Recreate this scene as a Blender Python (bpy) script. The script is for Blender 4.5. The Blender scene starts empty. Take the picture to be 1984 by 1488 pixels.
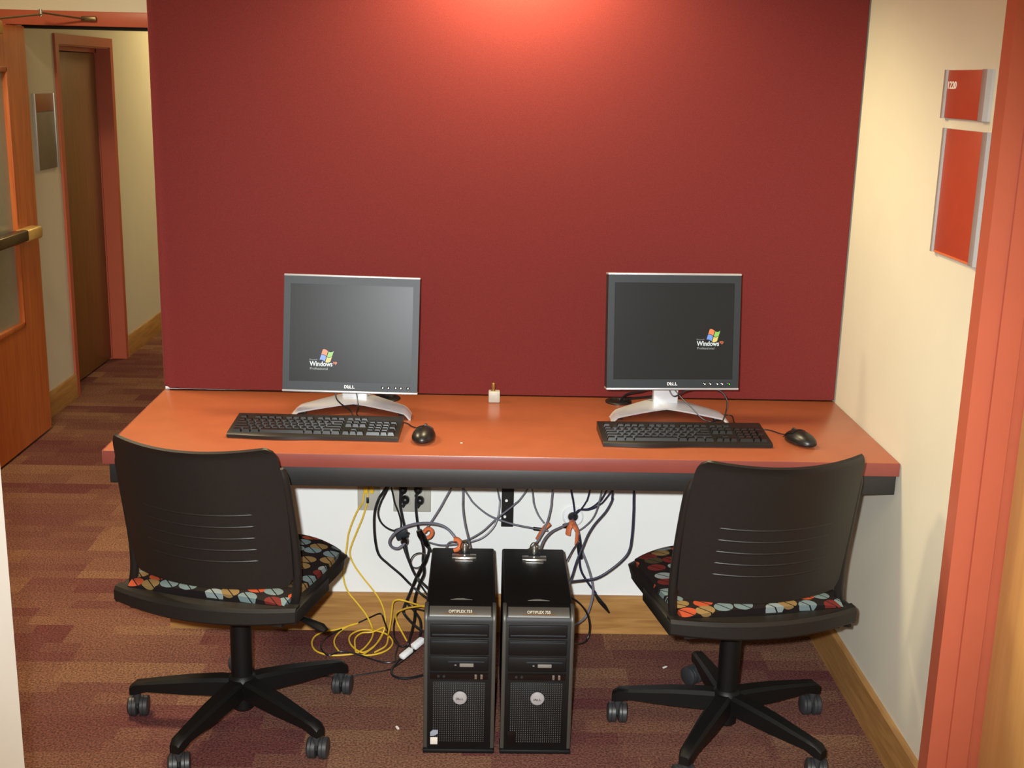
import bpy, bmesh, math, random
from mathutils import Vector, Matrix, Euler
random.seed(7)
PI = math.pi
SC = bpy.context.scene
COL = SC.collection

# ------------------------------------------------------------------ camera
cam_data = bpy.data.cameras.new('camera')
cam_data.sensor_fit = 'HORIZONTAL'
cam_data.sensor_width = 36.0
cam_data.lens = 2371.4 / 1984 * 36.0
cam_data.clip_start = 0.05
cam = bpy.data.objects.new('camera', cam_data)
COL.objects.link(cam)
CAM_AT = Vector((-0.0674, -3.620, 1.723))
RIGHT = Vector((0.99949378, -0.02113892, 0.02377668))
DOWN = Vector((0.01792561, -0.2432498, -0.96979802))
FWD = Vector((0.02628416, 0.9697333, -0.24274774))
rot = Matrix((RIGHT, -DOWN, -FWD)).transposed()
cam.matrix_world = Matrix.Translation(CAM_AT) @ rot.to_4x4()
SC.camera = cam

# ------------------------------------------------------------------ light and exposure
SC.view_settings.view_transform = 'Standard'
SC.view_settings.look = 'None'
SC.view_settings.exposure = 0.0
SC.view_settings.gamma = 1.0
SC.view_settings.use_curve_mapping = False
world = bpy.data.worlds.new('world')
SC.world = world
world.use_nodes = True
world.node_tree.nodes['Background'].inputs[0].default_value = (1.0, 0.78, 0.55, 1)
world.node_tree.nodes['Background'].inputs[1].default_value = 0.02

def lamp(name, kind, loc, power, color, aim=None, **kw):
    d = bpy.data.lights.new(name, kind)
    d.energy = power
    d.color = color
    for k, v in kw.items():
        setattr(d, k, v)
    o = bpy.data.objects.new(name, d)
    COL.objects.link(o)
    o.location = loc
    if aim is not None:
        o.rotation_euler = (Vector(aim) - Vector(loc)).to_track_quat('-Z', 'Y').to_euler()
    return o

WARM = (1.0, 0.86, 0.48)
lamp('flash', 'SPOT', CAM_AT + Vector((-0.06, 0.02, 0.05)), 560, (0.93, 0.98, 1.0), aim=(0.05, -0.3, 0.72),
     spot_size=math.radians(62), spot_blend=0.8, shadow_soft_size=0.02)
lamp('wall_washer', 'SPOT', (0.02, -0.20, 2.20), 72, WARM, aim=(0.02, -0.04, 1.3),
     spot_size=math.radians(164), spot_blend=0.55, shadow_soft_size=0.12)
lamp('lobby_downlight', 'AREA', (-1.75, 0.1, 2.66), 70, (1.0, 0.80, 0.50), aim=(-1.85, 0.1, 0), size=0.5)
lamp('corridor_light', 'AREA', (-1.45, 5.0, 2.62), 26, (1.0, 0.78, 0.40), aim=(-1.45, 5.0, 0), size=0.5)
lamp('room_light', 'AREA', (-0.3, -3.0, 2.66), 30, (1.0, 0.80, 0.50), aim=(-0.3, -3.0, 0), size=1.2)

# ------------------------------------------------------------------ materials
def lin(c):
    out = []
    for v in c:
        v /= 255.0
        out.append(v / 12.92 if v <= 0.04045 else ((v + 0.055) / 1.055) ** 2.4)
    return tuple(out) + (1.0,)

class NT:
    """small helper round one material's node tree"""
    def __init__(s, name):
        s.m = bpy.data.materials.new(name)
        s.m.use_nodes = True
        s.t = s.m.node_tree
        s.b = s.t.nodes['Principled BSDF']
    def n(s, kind, **kw):
        nd = s.t.nodes.new(kind)
        for k, v in kw.items():
            if k.startswith('i_'):
                key = k[2:]
                key = int(key) if key.isdigit() else key.replace('_', ' ')
                nd.inputs[key].default_value = v
            else:
                setattr(nd, k, v)
        return nd
    def l(s, a, b):
        s.t.links.new(a, b)
    def math(s, op, a, b=None):
        nd = s.n('ShaderNodeMath', operation=op)
        for i, v in enumerate((a, b)):
            if v is None:
                continue
            if isinstance(v, (int, float)):
                nd.inputs[i].default_value = v
            else:
                s.l(v, nd.inputs[i])
        return nd.outputs[0]
    def coords(s, scale=(1, 1, 1), rot=(0, 0, 0)):
        tc = s.n('ShaderNodeTexCoord')
        mp = s.n('ShaderNodeMapping')
        mp.inputs['Scale'].default_value = scale
        mp.inputs['Rotation'].default_value = rot
        s.l(tc.outputs['Object'], mp.inputs[0])
        return mp.outputs[0]
    def ramp(s, fac, stops, mode='LINEAR'):
        r = s.n('ShaderNodeValToRGB')
        r.color_ramp.interpolation = mode
        e = r.color_ramp.elements
        while len(e) < len(stops):
            e.new(0.5)
        for el, (p, c) in zip(e, stops):
            el.position = p
            el.color = c
        s.l(fac, r.inputs[0])
        return r.outputs[0]
    def bump(s, h, strength=0.2, dist=0.002):
        b = s.n('ShaderNodeBump')
        b.inputs['Strength'].default_value = strength
        b.inputs['Distance'].default_value = dist
        s.l(h, b.inputs['Height'])
        s.l(b.outputs[0], s.b.inputs['Normal'])

def paint(name, c, rough=0.5, metal=0.0, spec=0.5, var=0.06, scale=30.0, bump=0.0, coat=0.0):
    k = NT(name)
    co = k.coords()
    nz = k.n('ShaderNodeTexNoise')
    nz.inputs['Scale'].default_value = scale
    nz.inputs['Detail'].default_value = 4
    k.l(co, nz.inputs['Vector'])
    base = lin(c)
    a = tuple(v * (1 - var) for v in base[:3]) + (1,)
    b = tuple(min(1, v * (1 + var)) for v in base[:3]) + (1,)
    k.l(k.ramp(nz.outputs['Fac'], [(0.3, a), (0.7, b)]), k.b.inputs['Base Color'])
    k.b.inputs['Roughness'].default_value = rough
    k.b.inputs['Metallic'].default_value = metal
    k.b.inputs['Specular IOR Level'].default_value = spec
    k.b.inputs['Coat Weight'].default_value = coat
    if bump:
        k.bump(nz.outputs['Fac'], bump, 0.001)
    return k.m

def wood(name, dark, light, scale=(3, 3, 40), rough=0.4, spec=0.4):
    k = NT(name)
    co = k.coords(scale)
    nz = k.n('ShaderNodeTexNoise')
    nz.inputs['Scale'].default_value = 2.2
    nz.inputs['Detail'].default_value = 6
    nz.inputs['Distortion'].default_value = 0.8
    k.l(co, nz.inputs['Vector'])
    k.l(k.ramp(nz.outputs['Fac'], [(0.3, lin(dark)), (0.7, lin(light))]), k.b.inputs['Base Color'])
    k.b.inputs['Roughness'].default_value = rough
    k.b.inputs['Specular IOR Level'].default_value = spec
    return k.m

def glow(name, c, strength):
    k = NT(name)
    k.b.inputs['Base Color'].default_value = (0.01, 0.01, 0.01, 1)
    k.b.inputs['Emission Color'].default_value = lin(c)
    k.b.inputs['Emission Strength'].default_value = strength
    k.b.inputs['Roughness'].default_value = 0.4
    return k.m

def carpet_material():
    k = NT('carpet')
    tc = k.n('ShaderNodeTexCoord')
    sp = k.n('ShaderNodeSeparateXYZ')
    k.l(tc.outputs['Object'], sp.inputs[0])
    x, y = sp.outputs[0], sp.outputs[1]
    def band_layer(h, w, seed):
        row = k.math('FLOOR', k.math('DIVIDE', y, h))
        rn = k.n('ShaderNodeTexWhiteNoise', noise_dimensions='1D')
        k.l(k.math('ADD', row, seed), rn.inputs['W'])
        xs = k.math('ADD', k.math('DIVIDE', x, w), k.math('MULTIPLY', rn.outputs['Value'], 7.0))
        cell = k.math('FLOOR', xs)
        cv = k.n('ShaderNodeCombineXYZ')
        k.l(cell, cv.inputs[0]); k.l(row, cv.inputs[1]); cv.inputs[2].default_value = seed
        wn = k.n('ShaderNodeTexWhiteNoise', noise_dimensions='3D')
        k.l(cv.outputs[0], wn.inputs['Vector'])
        return wn.outputs['Value']
    a = band_layer(0.125, 0.42, 3.0)
    b = band_layer(0.0625, 0.25, 11.0)
    nz = k.n('ShaderNodeTexNoise'); nz.inputs['Scale'].default_value = 3.0; nz.inputs['Detail'].default_value = 3
    k.l(tc.outputs['Object'], nz.inputs['Vector'])
    f = k.math('ADD', k.math('MULTIPLY', a, 0.55), k.math('MULTIPLY', b, 0.30))
    f = k.math('ADD', f, k.math('MULTIPLY', nz.outputs['Fac'], 0.25))
    col = k.ramp(f, [(0.22, lin(CARPET[0])), (0.42, lin(CARPET[1])), (0.62, lin(CARPET[2])), (0.85, lin(CARPET[3]))])
    # yarn speckle
    sp1 = k.n('ShaderNodeTexNoise'); sp1.inputs['Scale'].default_value = 170.0; sp1.inputs['Detail'].default_value = 2
    k.l(tc.outputs['Object'], sp1.inputs['Vector'])
    fac = k.ramp(sp1.outputs['Fac'], [(0.34, (0.52, 0.50, 0.52, 1)), (0.66, (1.55, 1.48, 1.40, 1))])
    mx = k.n('ShaderNodeMix', data_type='RGBA', blend_type='MULTIPLY')
    mx.inputs[0].default_value = 1.0
    k.l(col, mx.inputs[6]); k.l(fac, mx.inputs[7])
    k.l(mx.outputs[2], k.b.inputs['Base Color'])
    k.b.inputs['Roughness'].default_value = 0.95
    k.b.inputs['Specular IOR Level'].default_value = 0.1
    k.bump(sp1.outputs['Fac'], 0.6, 0.004)
    return k.m

CARPET = [(94, 55, 54), (102, 67, 60), (110, 76, 64), (122, 90, 71)]

def fabric_panel_material():
    k = NT('red_fabric')
    co = k.coords((700, 700, 700))
    nz = k.n('ShaderNodeTexNoise'); nz.inputs['Scale'].default_value = 1.0; nz.inputs['Detail'].default_value = 2
    k.l(co, nz.inputs['Vector'])
    k.l(k.ramp(nz.outputs['Fac'], [(0.3, lin((100, 36, 34))), (0.7, lin((122, 46, 42)))]), k.b.inputs['Base Color'])
    k.b.inputs['Roughness'].default_value = 0.9
    k.b.inputs['Specular IOR Level'].default_value = 0.15
    k.b.inputs['Sheen Weight'].default_value = 0.05
    k.bump(nz.outputs['Fac'], 0.3, 0.001)
    return k.m

def seat_fabric_material():
    """printed ovals with a vein on a near-black ground"""
    k = NT('oval_print_fabric')
    tc = k.n('ShaderNodeTexCoord')
    sp = k.n('ShaderNodeSeparateXYZ')
    k.l(tc.outputs['Object'], sp.inputs[0])
    yy = k.math('ADD', sp.outputs[1], k.math('MULTIPLY', sp.outputs[2], 0.8))
    cb = k.n('ShaderNodeCombineXYZ')
    k.l(k.math('MULTIPLY', sp.outputs[0], 1.0), cb.inputs[0])
    k.l(k.math('MULTIPLY', yy, 1.25), cb.inputs[1])
    vo = k.n('ShaderNodeTexVoronoi', voronoi_dimensions='2D', feature='F1')
    vo.inputs['Scale'].default_value = 18.5
    vo.inputs['Randomness'].default_value = 0.55
    k.l(cb.outputs[0], vo.inputs['Vector'])
    inside = k.math('LESS_THAN', vo.outputs['Distance'], 0.45)
    sc = k.n('ShaderNodeSeparateColor')
    k.l(vo.outputs['Color'], sc.inputs[0])
    col = k.ramp(sc.outputs[0], [(0.0, lin((104, 120, 122))), (0.26, lin((128, 102, 62))), (0.46, lin((166, 70, 40))),
                                 (0.66, lin((100, 34, 30))), (0.80, lin((128, 138, 136))), (0.92, lin((66, 54, 36)))], 'CONSTANT')
    # vein: a dark line through each oval
    sb = k.n('ShaderNodeVectorMath', operation='SUBTRACT')
    ml = k.n('ShaderNodeVectorMath', operation='SCALE'); ml.inputs['Scale'].default_value = 1.0
    k.l(cb.outputs[0], sb.inputs[0]); k.l(vo.outputs['Position'], sb.inputs[1])
    dt = k.n('ShaderNodeVectorMath', operation='DOT_PRODUCT'); dt.inputs[1].default_value = (0.8, 0.6, 0)
    k.l(sb.outputs[0], dt.inputs[0])
    vein = k.math('GREATER_THAN', k.math('ABSOLUTE', dt.outputs['Value']), 0.0016)
    m = k.math('MULTIPLY', inside, vein)
    mx = k.n('ShaderNodeMix', data_type='RGBA')
    k.l(m, mx.inputs[0]); mx.inputs[6].default_value = lin((24, 16, 16)); k.l(col, mx.inputs[7])
    k.l(mx.outputs[2], k.b.inputs['Base Color'])
    k.b.inputs['Roughness'].default_value = 0.85
    k.b.inputs['Specular IOR Level'].default_value = 0.2
    return k.m

M = {}
M['carpet'] = carpet_material()
M['white_wall'] = paint('white_wall_paint', (234, 234, 230), 0.7, spec=0.2, var=0.015, scale=6)
M['cream_wall'] = paint('cream_wall_paint', (214, 208, 190), 0.6, spec=0.25, var=0.015, scale=6)
M['ceiling'] = paint('ceiling_paint', (225, 220, 208), 0.8, spec=0.2, var=0.02)
M['red_fabric'] = fabric_panel_material()
M['red_frame'] = paint('red_steel_frame_paint', (180, 92, 68), 0.38, var=0.03, scale=10)
M['laminate'] = paint('red_orange_laminate', (158, 87, 57), 0.30, spec=0.45, var=0.05, scale=14)
M['edge_band'] = paint('dull_red_edge_band', (128, 62, 52), 0.4, var=0.04, scale=14)
M['black_steel'] = paint('black_steel', (34, 32, 31), 0.45, var=0.1, scale=60)
M['oak'] = wood('oak_trim', (146, 102, 56), (178, 134, 78), (2.0, 14, 26), 0.38)
M['oak_side'] = wood('oak_trim_side', (146, 102, 56), (178, 134, 78), (14, 2.0, 26), 0.38)
M['door_wood'] = wood('cherry_door', (172, 88, 42), (196, 112, 58), (18, 18, 1.4), 0.35)
M['brown_wood'] = wood('brown_door', (118, 78, 38), (136, 92, 48), (18, 18, 1.4), 0.45)
M['tan_wood'] = wood('tan_door', (220, 174, 106), (230, 186, 120), (18, 18, 1.4), 0.5)
M['chair_plastic'] = paint('black_chair_plastic', (27, 24, 22), 0.45, spec=0.4, var=0.12, scale=220, bump=0.15)
M['chair_base'] = paint('black_chair_base', (10, 10, 10), 0.5, spec=0.3, var=0.1, scale=80)
M['caster'] = paint('dark_grey_caster', (46, 47, 49), 0.45, var=0.1)
M['seat_fabric'] = seat_fabric_material()
M['bezel'] = paint('charcoal_bezel', (38, 42, 46), 0.45, spec=0.3, var=0.05)
M['silver'] = paint('silver_plastic', (196, 198, 202), 0.32, metal=0.55, var=0.03)
M['stand_silver'] = paint('pale_silver_stand', (214, 214, 216), 0.34, metal=0.35, var=0.03)
M['black_plastic'] = paint('black_plastic', (24, 23, 22), 0.36, var=0.1)
M['gloss_black'] = paint('gloss_black', (14, 13, 13), 0.12, var=0.05)
M['key'] = paint('black_key', (22, 21, 20), 0.3, var=0.1)
M['tower_black'] = paint('tower_black', (10, 10, 10), 0.5, spec=0.35, var=0.15)
M['tower_grey'] = paint('tower_grey_trim', (70, 67, 61), 0.42, metal=0.3, var=0.05)
M['grille_glint'] = paint('grille_glint', (120, 122, 122), 0.3, metal=0.4)  # pale grey stands in for specular dots on the black grille
M['steel'] = paint('bright_steel', (190, 188, 182), 0.28, metal=0.9, var=0.04)
M['brass'] = paint('dull_brass', (150, 110, 60), 0.4, metal=0.6)
M['orange'] = paint('orange_rubber', (204, 108, 64), 0.5, var=0.05)
M['yellow'] = paint('yellow_cable', (226, 186, 52), 0.42, var=0.03)
M['black'] = paint('black_cable', (22, 22, 26), 0.4)
M['black_flash_cast'] = paint('black_cable_flash_cast', (34, 36, 58), 0.4)  # black cable with the flash's blue cast put into its base colour
M['greycable'] = paint('grey_cable', (108, 108, 118), 0.4)
M['plate_grey'] = paint('grey_wall_plate', (176, 172, 160), 0.45, var=0.02)
M['white_plastic'] = paint('white_plastic', (240, 240, 240), 0.25, var=0.01)
M['paper'] = paint('paper', (238, 232, 220), 0.8)
M['sign_red'] = paint('sign_red', (168, 62, 38), 0.45, var=0.03)
M['sign_grey'] = paint('sign_grey', (120, 108, 92), 0.5)
M['sign_brown'] = paint('sign_brown', (150, 88, 54), 0.5)
M['white_ink'] = paint('white_ink', (238, 232, 222), 0.6)
M['pale_ink'] = paint('pale_ink', (200, 190, 168), 0.5)
M['dim_ink'] = paint('dim_ink', (120, 116, 108), 0.5)
M['sticker_blue'] = paint('sticker_grey_blue', (140, 146, 158), 0.4)
M['sticker_white'] = paint('sticker_pale', (206, 200, 188), 0.4)
M['closer_bronze'] = paint('closer_bronze', (120, 104, 74), 0.35, metal=0.7)
M['bar_metal'] = paint('push_bar_dark', (96, 82, 58), 0.3, metal=0.75)
M['bar_cream'] = paint('push_bar_end', (214, 178, 104), 0.35, metal=0.3)
M['lite_glass'] = paint('glass_reflection_grey', (148, 150, 140), 0.25, var=0.03)  # flat grey base colour stands in for the reflection in the door glass
M['gasket'] = paint('black_gasket', (16, 14, 16), 0.7)

def screen_material():
    k = NT('matte_lcd')
    k.b.inputs['Base Color'].default_value = (0.012, 0.012, 0.012, 1)
    k.b.inputs['Roughness'].default_value = 0.33
    k.b.inputs['Specular IOR Level'].default_value = 0.17
    k.b.inputs['Emission Color'].default_value = (0.9, 0.97, 0.9, 1)
    k.b.inputs['Emission Strength'].default_value = 0.007
    return k.m
M['screen'] = screen_material()
M['px_white'] = glow('screen_white', (235, 240, 235), 0.95)
M['px_grey'] = glow('screen_grey', (170, 175, 165), 0.7)
M['px_orange'] = glow('screen_orange', (238, 110, 60), 0.95)
M['px_red'] = glow('screen_red', (244, 134, 70), 1.0)
M['px_green'] = glow('screen_green', (150, 214, 90), 0.95)
M['px_blue'] = glow('screen_blue', (120, 160, 238), 0.95)
M['px_yellow'] = glow('screen_yellow', (240, 214, 110), 0.95)
M['led_green'] = glow('green_led', (90, 230, 70), 1.2)
M['led_white'] = glow('power_led_white', (220, 240, 215), 0.9)

# ------------------------------------------------------------------ mesh helpers
def finish(bm, name, mat, angle=38):
    bmesh.ops.recalc_face_normals(bm, faces=bm.faces)
    lim = math.radians(angle)
    for f in bm.faces:
        f.smooth = True
    for e in bm.edges:
        if len(e.link_faces) == 2:
            e.smooth = e.calc_face_angle(0) < lim
        else:
            e.smooth = False
    me = bpy.data.meshes.new(name)
    bm.to_mesh(me)
    bm.free()
    if mat is not None:
        me.materials.append(M[mat])
    return me

def obj(name, bm, mat, parent=None, loc=None, angle=38):
    me = bm if isinstance(bm, bpy.types.Mesh) else finish(bm, name, mat, angle)
    o = bpy.data.objects.new(name, me)
    COL.objects.link(o)
    if parent is not None:
        o.parent = parent
    if loc is not None:
        o.location = loc
    return o

def thing(name, label, cat, loc=(0, 0, 0), rz=0.0, group=None):
    o = bpy.data.objects.new(name, None)
    o.empty_display_size = 0.05
    COL.objects.link(o)
    o.location = loc
    o.rotation_euler = (0, 0, rz)
    return tag(o, label, cat, group)

def tag(o, label, cat, group=None):
    o['label'] = label
    o['category'] = cat
    o['kind'] = 'thing'
    if group:
        o['group'] = group
    return o

def struct(name, bm, mat, label=None, parent=None):
    o = obj(name, bm, mat, parent)
    if parent is None:
        o['kind'] = 'structure'
    if label:
        o['label'] = label
    return o

def copy_tree(o, parent=None):
    c = o.copy()
    COL.objects.link(c)
    if parent is not None:
        c.parent = parent
    for ch in [h for h in COL.objects if h.parent == o]:
        copy_tree(ch, c)
    return c

def B():
    return bmesh.new()

def box(bm, lo, hi, bev=0.0, seg=2, mtx=None):
    r = bmesh.ops.create_cube(bm, size=1.0)
    vs = r['verts']
    c = [(a + b) / 2 for a, b in zip(lo, hi)]
    s = [abs(b - a) for a, b in zip(lo, hi)]
    for v in vs:
        v.co = Vector((v.co.x * s[0] + c[0], v.co.y * s[1] + c[1], v.co.z * s[2] + c[2]))
    if bev > 0:
        es = list({e for v in vs for e in v.link_edges})
        r = bmesh.ops.bevel(bm, geom=es, offset=bev, segments=seg, profile=0.5, affect='EDGES')
        vs = list({v for v in r['verts']} | {v for v in vs if v.is_valid})
    if mtx is not None:
        for v in vs:
            v.co = mtx @ v.co
    return bm

def prism(bm, poly, axis, a, b, bev=0.0):
    """extrude a 2-D outline along axis from a to b; outline in the other two axes in xyz order"""
    def p3(u, v, t):
        if axis == 'x': return Vector((t, u, v))
        if axis == 'y': return Vector((u, t, v))
        return Vector((u, v, t))
    A = [bm.verts.new(p3(u, v, a)) for u, v in poly]
    Bv = [bm.verts.new(p3(u, v, b)) for u, v in poly]
    n = len(poly)
    fs = [bm.faces.new(A), bm.faces.new(list(reversed(Bv)))]
    for i in range(n):
        fs.append(bm.faces.new((A[i], Bv[i], Bv[(i + 1) % n], A[(i + 1) % n])))
    if bev > 0:
        es = {e for f in fs[:2] for e in f.edges}
        bmesh.ops.bevel(bm, geom=list(es), offset=bev, segments=2, profile=0.5, affect='EDGES')
    return bm

def lathe(bm, prof, centre=(0, 0, 0), axis='z', seg=24, mtx=None):
    """profile of (radius, height) pairs spun round an axis; closed with caps"""
    rings = []
    for r, h in prof:
        ring = []
        for i in range(seg):
            t = 2 * PI * i / seg
            a, b = r * math.cos(t), r * math.sin(t)
            if axis == 'z': p = Vector((a, b, h))
            elif axis == 'y': p = Vector((a, h, b))
            else: p = Vector((h, a, b))
            p += Vector(centre)
            ring.append(bm.verts.new(mtx @ p if mtx is not None else p))
        rings.append(ring)
    for A, C in zip(rings, rings[1:]):
        for i in range(seg):
            bm.faces.new((A[i], A[(i + 1) % seg], C[(i + 1) % seg], C[i]))
    bm.faces.new(rings[0])
    bm.faces.new(list(reversed(rings[-1])))
    return bm

def spline(pts, step=6):
    P = [Vector(p) for p in pts]
    if len(P) < 3:
        return P
    out = []
    Q = [P[0] * 2 - P[1]] + P + [P[-1] * 2 - P[-2]]
    for i in range(1, len(Q) - 2):
        p0, p1, p2, p3 = Q[i - 1], Q[i], Q[i + 1], Q[i + 2]
        for k in range(step):
            t = k / step
            out.append(0.5 * ((2 * p1) + (p2 - p0) * t + (2 * p0 - 5 * p1 + 4 * p2 - p3) * t * t + (3 * p1 - p0 - 3 * p2 + p3) * t ** 3))
    out.append(P[-1])
    return out

def tube(bm, pts, r, seg=8, flat=1.0):
    """a round (or flattened) tube along points; r a number or a list"""
    P = [Vector(p) for p in pts]
    n = len(P)
    T = []
    for i in range(n):
        d = P[min(i + 1, n - 1)] - P[max(i - 1, 0)]
        T.append(d.normalized() if d.length > 1e-9 else Vector((0, 0, 1)))
    up = Vector((0, 0, 1)) if abs(T[0].z) < 0.9 else Vector((0, 1, 0))
    N = (up - T[0] * up.dot(T[0])).normalized()
    rings = []
    for i in range(n):
        N = (N - T[i] * N.dot(T[i]))
        N = N.normalized() if N.length > 1e-6 else T[i].orthogonal().normalized()
        Bn = T[i].cross(N)
        rr = r[i] if isinstance(r, (list, tuple)) else r
        rings.append([bm.verts.new(P[i] + (N * math.cos(2 * PI * j / seg) * flat + Bn * math.sin(2 * PI * j / seg)) * rr) for j in range(seg)])
    for A, C in zip(rings, rings[1:]):
        for j in range(seg):
            bm.faces.new((A[j], A[(j + 1) % seg], C[(j + 1) % seg], C[j]))
    bm.faces.new(list(reversed(rings[0])))
    bm.faces.new(rings[-1])
    return bm

def plate(bm, f, nu, nv, th):
    """a thick curved sheet: f(u, v) gives a point, u and v in 0..1; th pushes along the normal"""
    def nrm(u, v):
        e = 1e-3
        a = f(min(1, u + e), v) - f(max(0, u - e), v)
        b = f(u, min(1, v + e)) - f(u, max(0, v - e))
        c = a.cross(b)
        return c.normalized() if c.length > 1e-12 else Vector((0, 0, 1))
    F, K = [], []
    for j in range(nv + 1):
        ra, rb = [], []
        for i in range(nu + 1):
            p = f(i / nu, j / nv)
            ra.append(bm.verts.new(p))
            u_, v_ = min(.98, max(.02, i / nu)), min(.98, max(.02, j / nv))
            rb.append(bm.verts.new(p + nrm(u_, v_) * th))
        F.append(ra); K.append(rb)
    for j in range(nv):
        for i in range(nu):
            bm.faces.new((F[j][i], F[j][i + 1], F[j + 1][i + 1], F[j + 1][i]))
            bm.faces.new((K[j][i], K[j + 1][i], K[j + 1][i + 1], K[j][i + 1]))
    for i in range(nu):
        bm.faces.new((F[0][i], K[0][i], K[0][i + 1], F[0][i + 1]))
        bm.faces.new((F[nv][i], F[nv][i + 1], K[nv][i + 1], K[nv][i]))
    for j in range(nv):
        bm.faces.new((F[j][0], F[j + 1][0], K[j + 1][0], K[j][0]))
        bm.faces.new((F[j][nu], K[j][nu], K[j + 1][nu], F[j + 1][nu]))
    return bm

def lettering(text, width, height, mtx, depth=0.0004, bold=0.0):
    """raised letters, scaled to width x height, baseline-left at the matrix origin, facing its +z"""
    cu = bpy.data.curves.new('lettering', 'FONT')
    cu.body = text
    cu.extrude = 0.01
    cu.offset = bold
    cu.resolution_u = 3
    o = bpy.data.objects.new('lettering', cu)
    me = bpy.data.meshes.new_from_object(o)
    bpy.data.objects.remove(o)
    bpy.data.curves.remove(cu)
    bm = B()
    bm.from_mesh(me)
    bpy.data.meshes.remove(me)
    x0 = min(v.co.x for v in bm.verts); x1 = max(v.co.x for v in bm.verts)
    y0 = min(v.co.y for v in bm.verts); y1 = max(v.co.y for v in bm.verts)
    for v in bm.verts:
        v.co = mtx @ Vector(((v.co.x - x0) / (x1 - x0) * width, (v.co.y - y0) / (y1 - y0) * height, (v.co.z + 0.01) / 0.02 * depth))
    return bm

def bezel_word(width, height, mtx, depth=0.0004, bold=0.02):
    """the four-letter word with its second letter tilted"""
    out = B()
    w = width / 4.0
    for i, ch in enumerate('DELL'):
        m = mtx @ Matrix.Translation((i * w, 0, 0))
        lw = w * (0.92 if i == 0 else 0.8)
        if i == 1:
            m = m @ Matrix.Translation((lw * 0.5, height * 0.5, 0)) @ Matrix.Rotation(math.radians(32), 4, 'Z') @ Matrix.Translation((-lw * 0.5, -height * 0.5, 0))
        b = lettering(ch, lw, height, m, depth, bold)
        me = bpy.data.meshes.new('letter'); b.to_mesh(me); b.free()
        out.from_mesh(me); bpy.data.meshes.remove(me)
    return out

# ------------------------------------------------------------------ the setting
ZT = 0.785            # desk top height
XW = 1.02             # right wall plane and half width of the alcove
XL = -2.24            # corridor's left wall plane
YH = 2.20             # plane of the corridor door frame

bm = B(); box(bm, (-4.6, -6.0, -0.06), (1.5, 9.0, 0.0)); struct('floor', bm, 'carpet', 'carpet of maroon, brown and tan strips')
bm = B(); box(bm, (-4.6, -6.0, 2.70), (1.5, 9.0, 2.76)); struct('ceiling', bm, 'ceiling')
bm = B(); box(bm, (-XW, 0.0, 0.0), (XW + 0.1, 0.14, 2.70)); struct('wall_back', bm, 'white_wall', 'white wall behind the desk')
bm = B(); box(bm, (-1.02, 0.14, 0.0), (-0.90, 9.0, 2.70)); struct('wall_corridor_right', bm, 'cream_wall')
bm = B(); box(bm, (-4.6, 9.0, 0.0), (1.5, 9.1, 2.70)); struct('wall_corridor_end', bm, 'cream_wall')
bm = B(); box(bm, (-4.7, -6.0, 0.0), (-4.6, 9.0, 2.70)); struct('wall_lobby_left', bm, 'cream_wall')
bm = B(); box(bm, (-4.6, -6.1, 0.0), (1.5, -6.0, 2.70)); struct('wall_rear', bm, 'cream_wall')
# right wall with the opening of the red framed door
bm = B()
box(bm, (XW, -1.030, 0.0), (XW + 0.16, 0.14, 2.70))
box(bm, (XW, -2.03, 2.15), (XW + 0.16, -1.030, 2.70))
box(bm, (XW, -6.0, 0.0), (XW + 0.16, -2.03, 2.70))
struct('wall_right', bm, 'cream_wall', 'cream wall right of the desk')
# near wall corner at the left edge
bm = B(); box(bm, (-1.25, -6.0, 0.0), (-0.806, -1.80, 2.70)); struct('wall_front_left', bm, 'white_wall', 'white wall corner close to the camera')
# corridor left wall, door opening cut
D0, D1, DZ = 2.85, 3.725, 1.835
bm = B()
box(bm, (XL - 0.16, YH + 0.13, 0.0), (XL, D0 - 0.006, 2.70))
box(bm, (XL - 0.16, D0 - 0.006, DZ + 0.006), (XL, D1 + 0.006, 2.70))
box(bm, (XL - 0.16, D1 + 0.006, 0.0), (XL, 9.0, 2.70))
struct('wall_corridor_left', bm, 'cream_wall')
# wall above and left of the corridor doorway
bm = B()
box(bm, (-4.6, YH, 0.0), (XL - 0.03, YH + 0.13, 2.70))
box(bm, (XL - 0.03, YH, 1.955), (-1.02, YH + 0.13, 2.70))
struct('wall_doorway', bm, 'cream_wall', 'wall over the corridor doorway')

# baseboards
bm = B(); prism(bm, [(-0.014, 0), (0, 0), (0, 0.128), (-0.008, 0.128), (-0.014, 0.121)], 'x', -XW - 0.016, XW)
struct('baseboard_back', bm, 'oak', 'oak baseboard under the desk')
bm = B(); prism(bm, [(XW - 0.014, 0), (XW, 0), (XW, 0.128), (XW - 0.008, 0.128), (XW - 0.014, 0.121)], 'y', -0.995, -0.014)
struct('baseboard_right', bm, 'oak_side', 'oak baseboard along the right wall')
bm = B(); prism(bm, [(XL, 0), (XL + 0.014, 0), (XL + 0.014, 0.120), (XL + 0.008, 0.128), (XL, 0.128)], 'y', YH + 0.13, D0 - 0.05)
struct('baseboard_corridor_near', bm, 'oak_side')
bm = B(); prism(bm, [(XL, 0), (XL + 0.014, 0), (XL + 0.014, 0.120), (XL + 0.008, 0.128), (XL, 0.128)], 'y', D1 + 0.05, 9.0)
struct('baseboard_corridor_far', bm, 'oak_side')

# door_1: red steel frame on the right wall with a tan door
d = bpy.data.objects.new('door_1', None); COL.objects.link(d); d['kind'] = 'structure'; d['label'] = 'red steel door frame with a tan door at the right edge'
d.location = (XW, -1.0, 0)
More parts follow.
